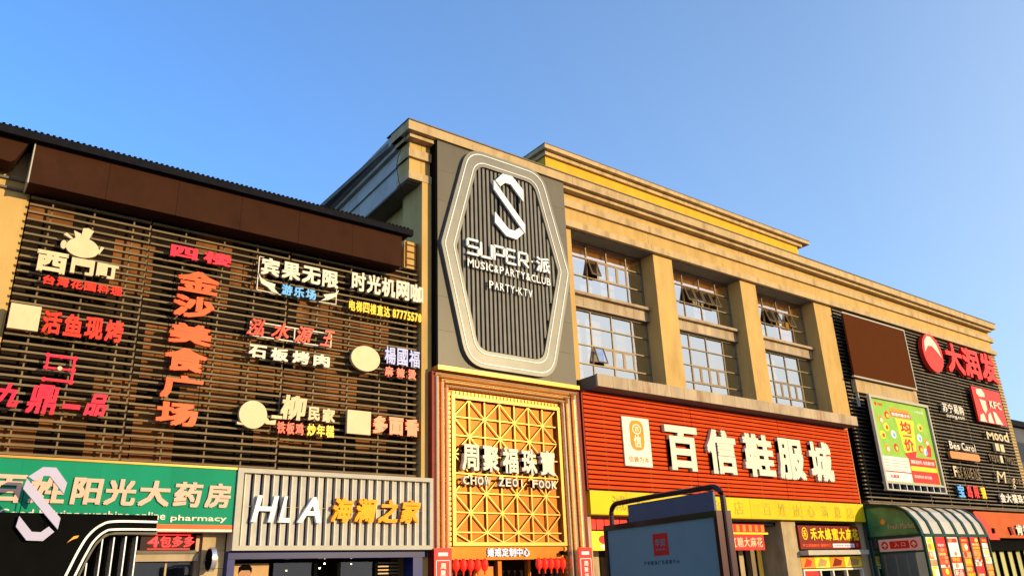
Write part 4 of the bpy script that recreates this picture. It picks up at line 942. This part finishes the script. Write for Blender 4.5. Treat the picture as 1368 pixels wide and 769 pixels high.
for a, b in zip(VX, VX[1:]): part('side_pane', MB().box(a+.06, b-.06, .2, 3.08, 2.84, 2.85), 'glass_dk', gc)
en = thing('entrance_sign', 'white board with red characters between two round red arrow signs', 'sign', (38, -1.7, 2.5))
part('board', MB(FE).box(.74, 2.80, 2.52, 3.06, .06, .10), 'pink_white', en)
part('red_panel', MB(FE).box(1.28, 2.22, 2.62, 2.96, .10, .108), 'logo_red', en)
text(en, '入', 1.5, 1.72, 2.70, 2.90, .114, 'pink_white', .006, .01, fr=FE); text(en, '口', 1.84, 2.04, 2.71, 2.88, .114, 'pink_white', .006, .01, fr=FE)
for u in (1.03, 2.44):
    c = part('arrow_disc', MB(FE).ell(u, 2.79, .17, .18, .10, .108, 20), 'logo_red', en)
    part('arrow', MB(FE).prism([(u-.12, 2.78), (u, 2.91), (u+.12, 2.78), (u+.08, 2.74), (u+.03, 2.79), (u+.03, 2.67), (u-.03, 2.67), (u-.03, 2.79), (u-.08, 2.74)], .108, .114), 'pink_white', en)
part('inner_wall', MB().box(38.3, 44.5, .13, 4.4, -.3, -.2), 'dark_bld', gc)
# advertising posters behind the side glass
seed = random.Random(11)
PN = (('pale food', 'poster_white', 'poster_yellow'), ('all red', 'poster_red', 'letter_orange'), ('red-topped white', 'poster_white', 'poster_red'), ('red and orange', 'logo_red', 'orange'), ('red with orange fruit', 'poster_red', 'orange'), ('dark red with white stripes', 'logo_red', 'poster_white'))
for i, (a, b) in enumerate(zip(VX, VX[1:])):
    nth = ('first', 'second', 'third', 'fourth', 'fifth', 'sixth')[i]
    p = thing('window_poster', f'{PN[i][0]} tall poster, {nth} from the entrance along the green canopy side', 'poster', ((a+b)/2, -2.87, .3), 'posters along the canopy side')
    x0_, x1_ = a+.10+(.12 if i == 0 else .08), b-.08
    part('poster_sheet', MB().box(x0_, x1_, .3, 3.06, 2.86, 2.875), PN[i][1], p)
    z = 3.04; k = 0
    while z > .5:
        hh = seed.uniform(.12, .42); c = seed.choice((PN[i][2], 'poster_white', 'poster_red', PN[i][2], 'tan', 'orange'))
        if k == 0: c = 'poster_red' if i else 'poster_yellow'; hh = .22
        part('poster_block', MB().box(x0_+seed.choice((.0, .06)), x1_-seed.choice((0, .08, .2)), z-hh, z-.03, 2.875, 2.879), c, p)
        if seed.random() < .6:
            part('poster_spot', MB().ell(seed.uniform(x0_+.2, x1_-.2), z-hh/2, .16, min(.14, hh/2.2), 2.879, 2.882, 12), seed.choice(('green', 'poster_yellow', 'poster_red', 'poster_white', 'tan')), p)
        else: word(p, seed.choice(('特价', '优惠', '新品', '鲜果')), x0_+.1, x1_-.15, z-hh*.8, z-.06, 2.886, seed.choice(('poster_white', 'poster_yellow')), .004, .01, name='poster_text')
        z -= hh; k += 1
# right shop with orange fascia
os_ = thing('fried_chicken_front', 'orange fascia shopfront with pale characters beyond the green canopy', 'shopfront', (54, 0, 0))
part('fascia', MB().prism([(50.6, 3.25), (58.7, 3.25), (58.7, 4.70), (49.6, 4.70)], -.2, .3), 'signorange', os_)
part('red_return', MB().prism([(50.8, 3.14), (52.1, 3.14), (50.5, 4.4), (49.9, 4.66), (49.4, 4.66)], .3, .33), 'coral', os_)
part('vent_box', MB().box(51.25, 51.5, 3.5, 3.78, .33, .4), 'black', os_)
part('character', MB().prism([(53.5, 3.87), (53.8, 3.9), (53.95, 3.45), (53.65, 3.42)], .3, .4), 'dark_red', os_)
row(os_, '肯德基', 54.3, 57.3, 3.42, 4.02, .42, 'letter_white', .12, .035)
part('under_beam', MB().box(49, 58.7, 2.56, 3.25, -.6, -.2), 'black', os_)
for i in range(7):
    x = 51.0+i*1.12
    part('curtain_panel', MB().box(x+.07, x+1.05, .6, 2.54, -.6, -.56), 'curtain', os_); part('mullion', MB().box(x-.06, x+.06, .13, 2.56, -.6, -.4), 'black', os_)
part('pier', MB().box(58.1, 58.72, .13, 4.8, -.6, .05), 'tile', os_)
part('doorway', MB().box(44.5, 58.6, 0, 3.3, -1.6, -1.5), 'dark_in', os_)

# ================================================================= FOREGROUND LIGHTBOX
R0 = Vector((9.336, -14.464, 0)); FB = Fr(R0, (-.99144, .13053, 0))
lbx = thing('advertising_lightbox', 'freestanding grey-blue street billboard in a dark maroon frame', 'billboard', (9.2, -13, 0))
L = 2.74
part('panel_frame', MB(FB).box(-L, 0, 2.43, 2.51, -.26, .02).box(-L, -L+.07, .5, 2.43, -.26, .02).box(-.0-.07, 0, .5, 2.43, -.26, .02).box(-L, 0, .42, .5, -.26, .02), 'steel_dark', lbx)
part('display_sheet', MB(FB).box(-L+.07, -.07, .5, 2.43, -.12, -.01), 'bluegrey', lbx)
part('header_sheet', MB(FB).box(-2.2, -.17, 2.51, 2.80, -.16, -.12), 'bluegrey2', lbx)
T = []
def arc(cu, cz, r, a0, a1, n=6): return [(cu+r*math.cos(rad(a0+(a1-a0)*i/n)), cz+r*math.sin(rad(a0+(a1-a0)*i/n))) for i in range(n+1)]
path = [(-L+.04, 0.13), (-L+.04, 2.66)]+arc(-L+.22, 2.68, .18, 180, 90)+[(-1.5, 2.87)]+arc(-.2, 2.66, .2, 90, 0)+[(0, 2.5), (0, .13)]
part('tube_frame', MB(FB).tube([FB(u, v, -.14) for u, v in path], .042, 10), 'steel_dark', lbx)
part('logo_block', MB(FB).box(-1.49, -1.14, 1.97, 2.29, -.01, -.004), 'logo_red', lbx)
text(lbx, '华润', -1.44, -1.20, 2.10, 2.21, .0, 'bluegrey', .004, .01, fr=FB, name='lettering'); word(lbx, 'HUARUN', -1.43, -1.22, 2.04, 2.07, 0, 'bluegrey', .004, .005, fr=FB)
for i, ch in enumerate('户外媒体广告招租中心'): text(lbx, ch, -1.76+i*.087, -1.70+i*.087, 1.84, 1.90, -.005, 'ink', .006, .0, fr=FB)
for u in (-L+.3, -.3): part('leg', MB(FB).box(u-.06, u+.06, .13, .42, -.2, -.08), 'steel_dark', lbx)
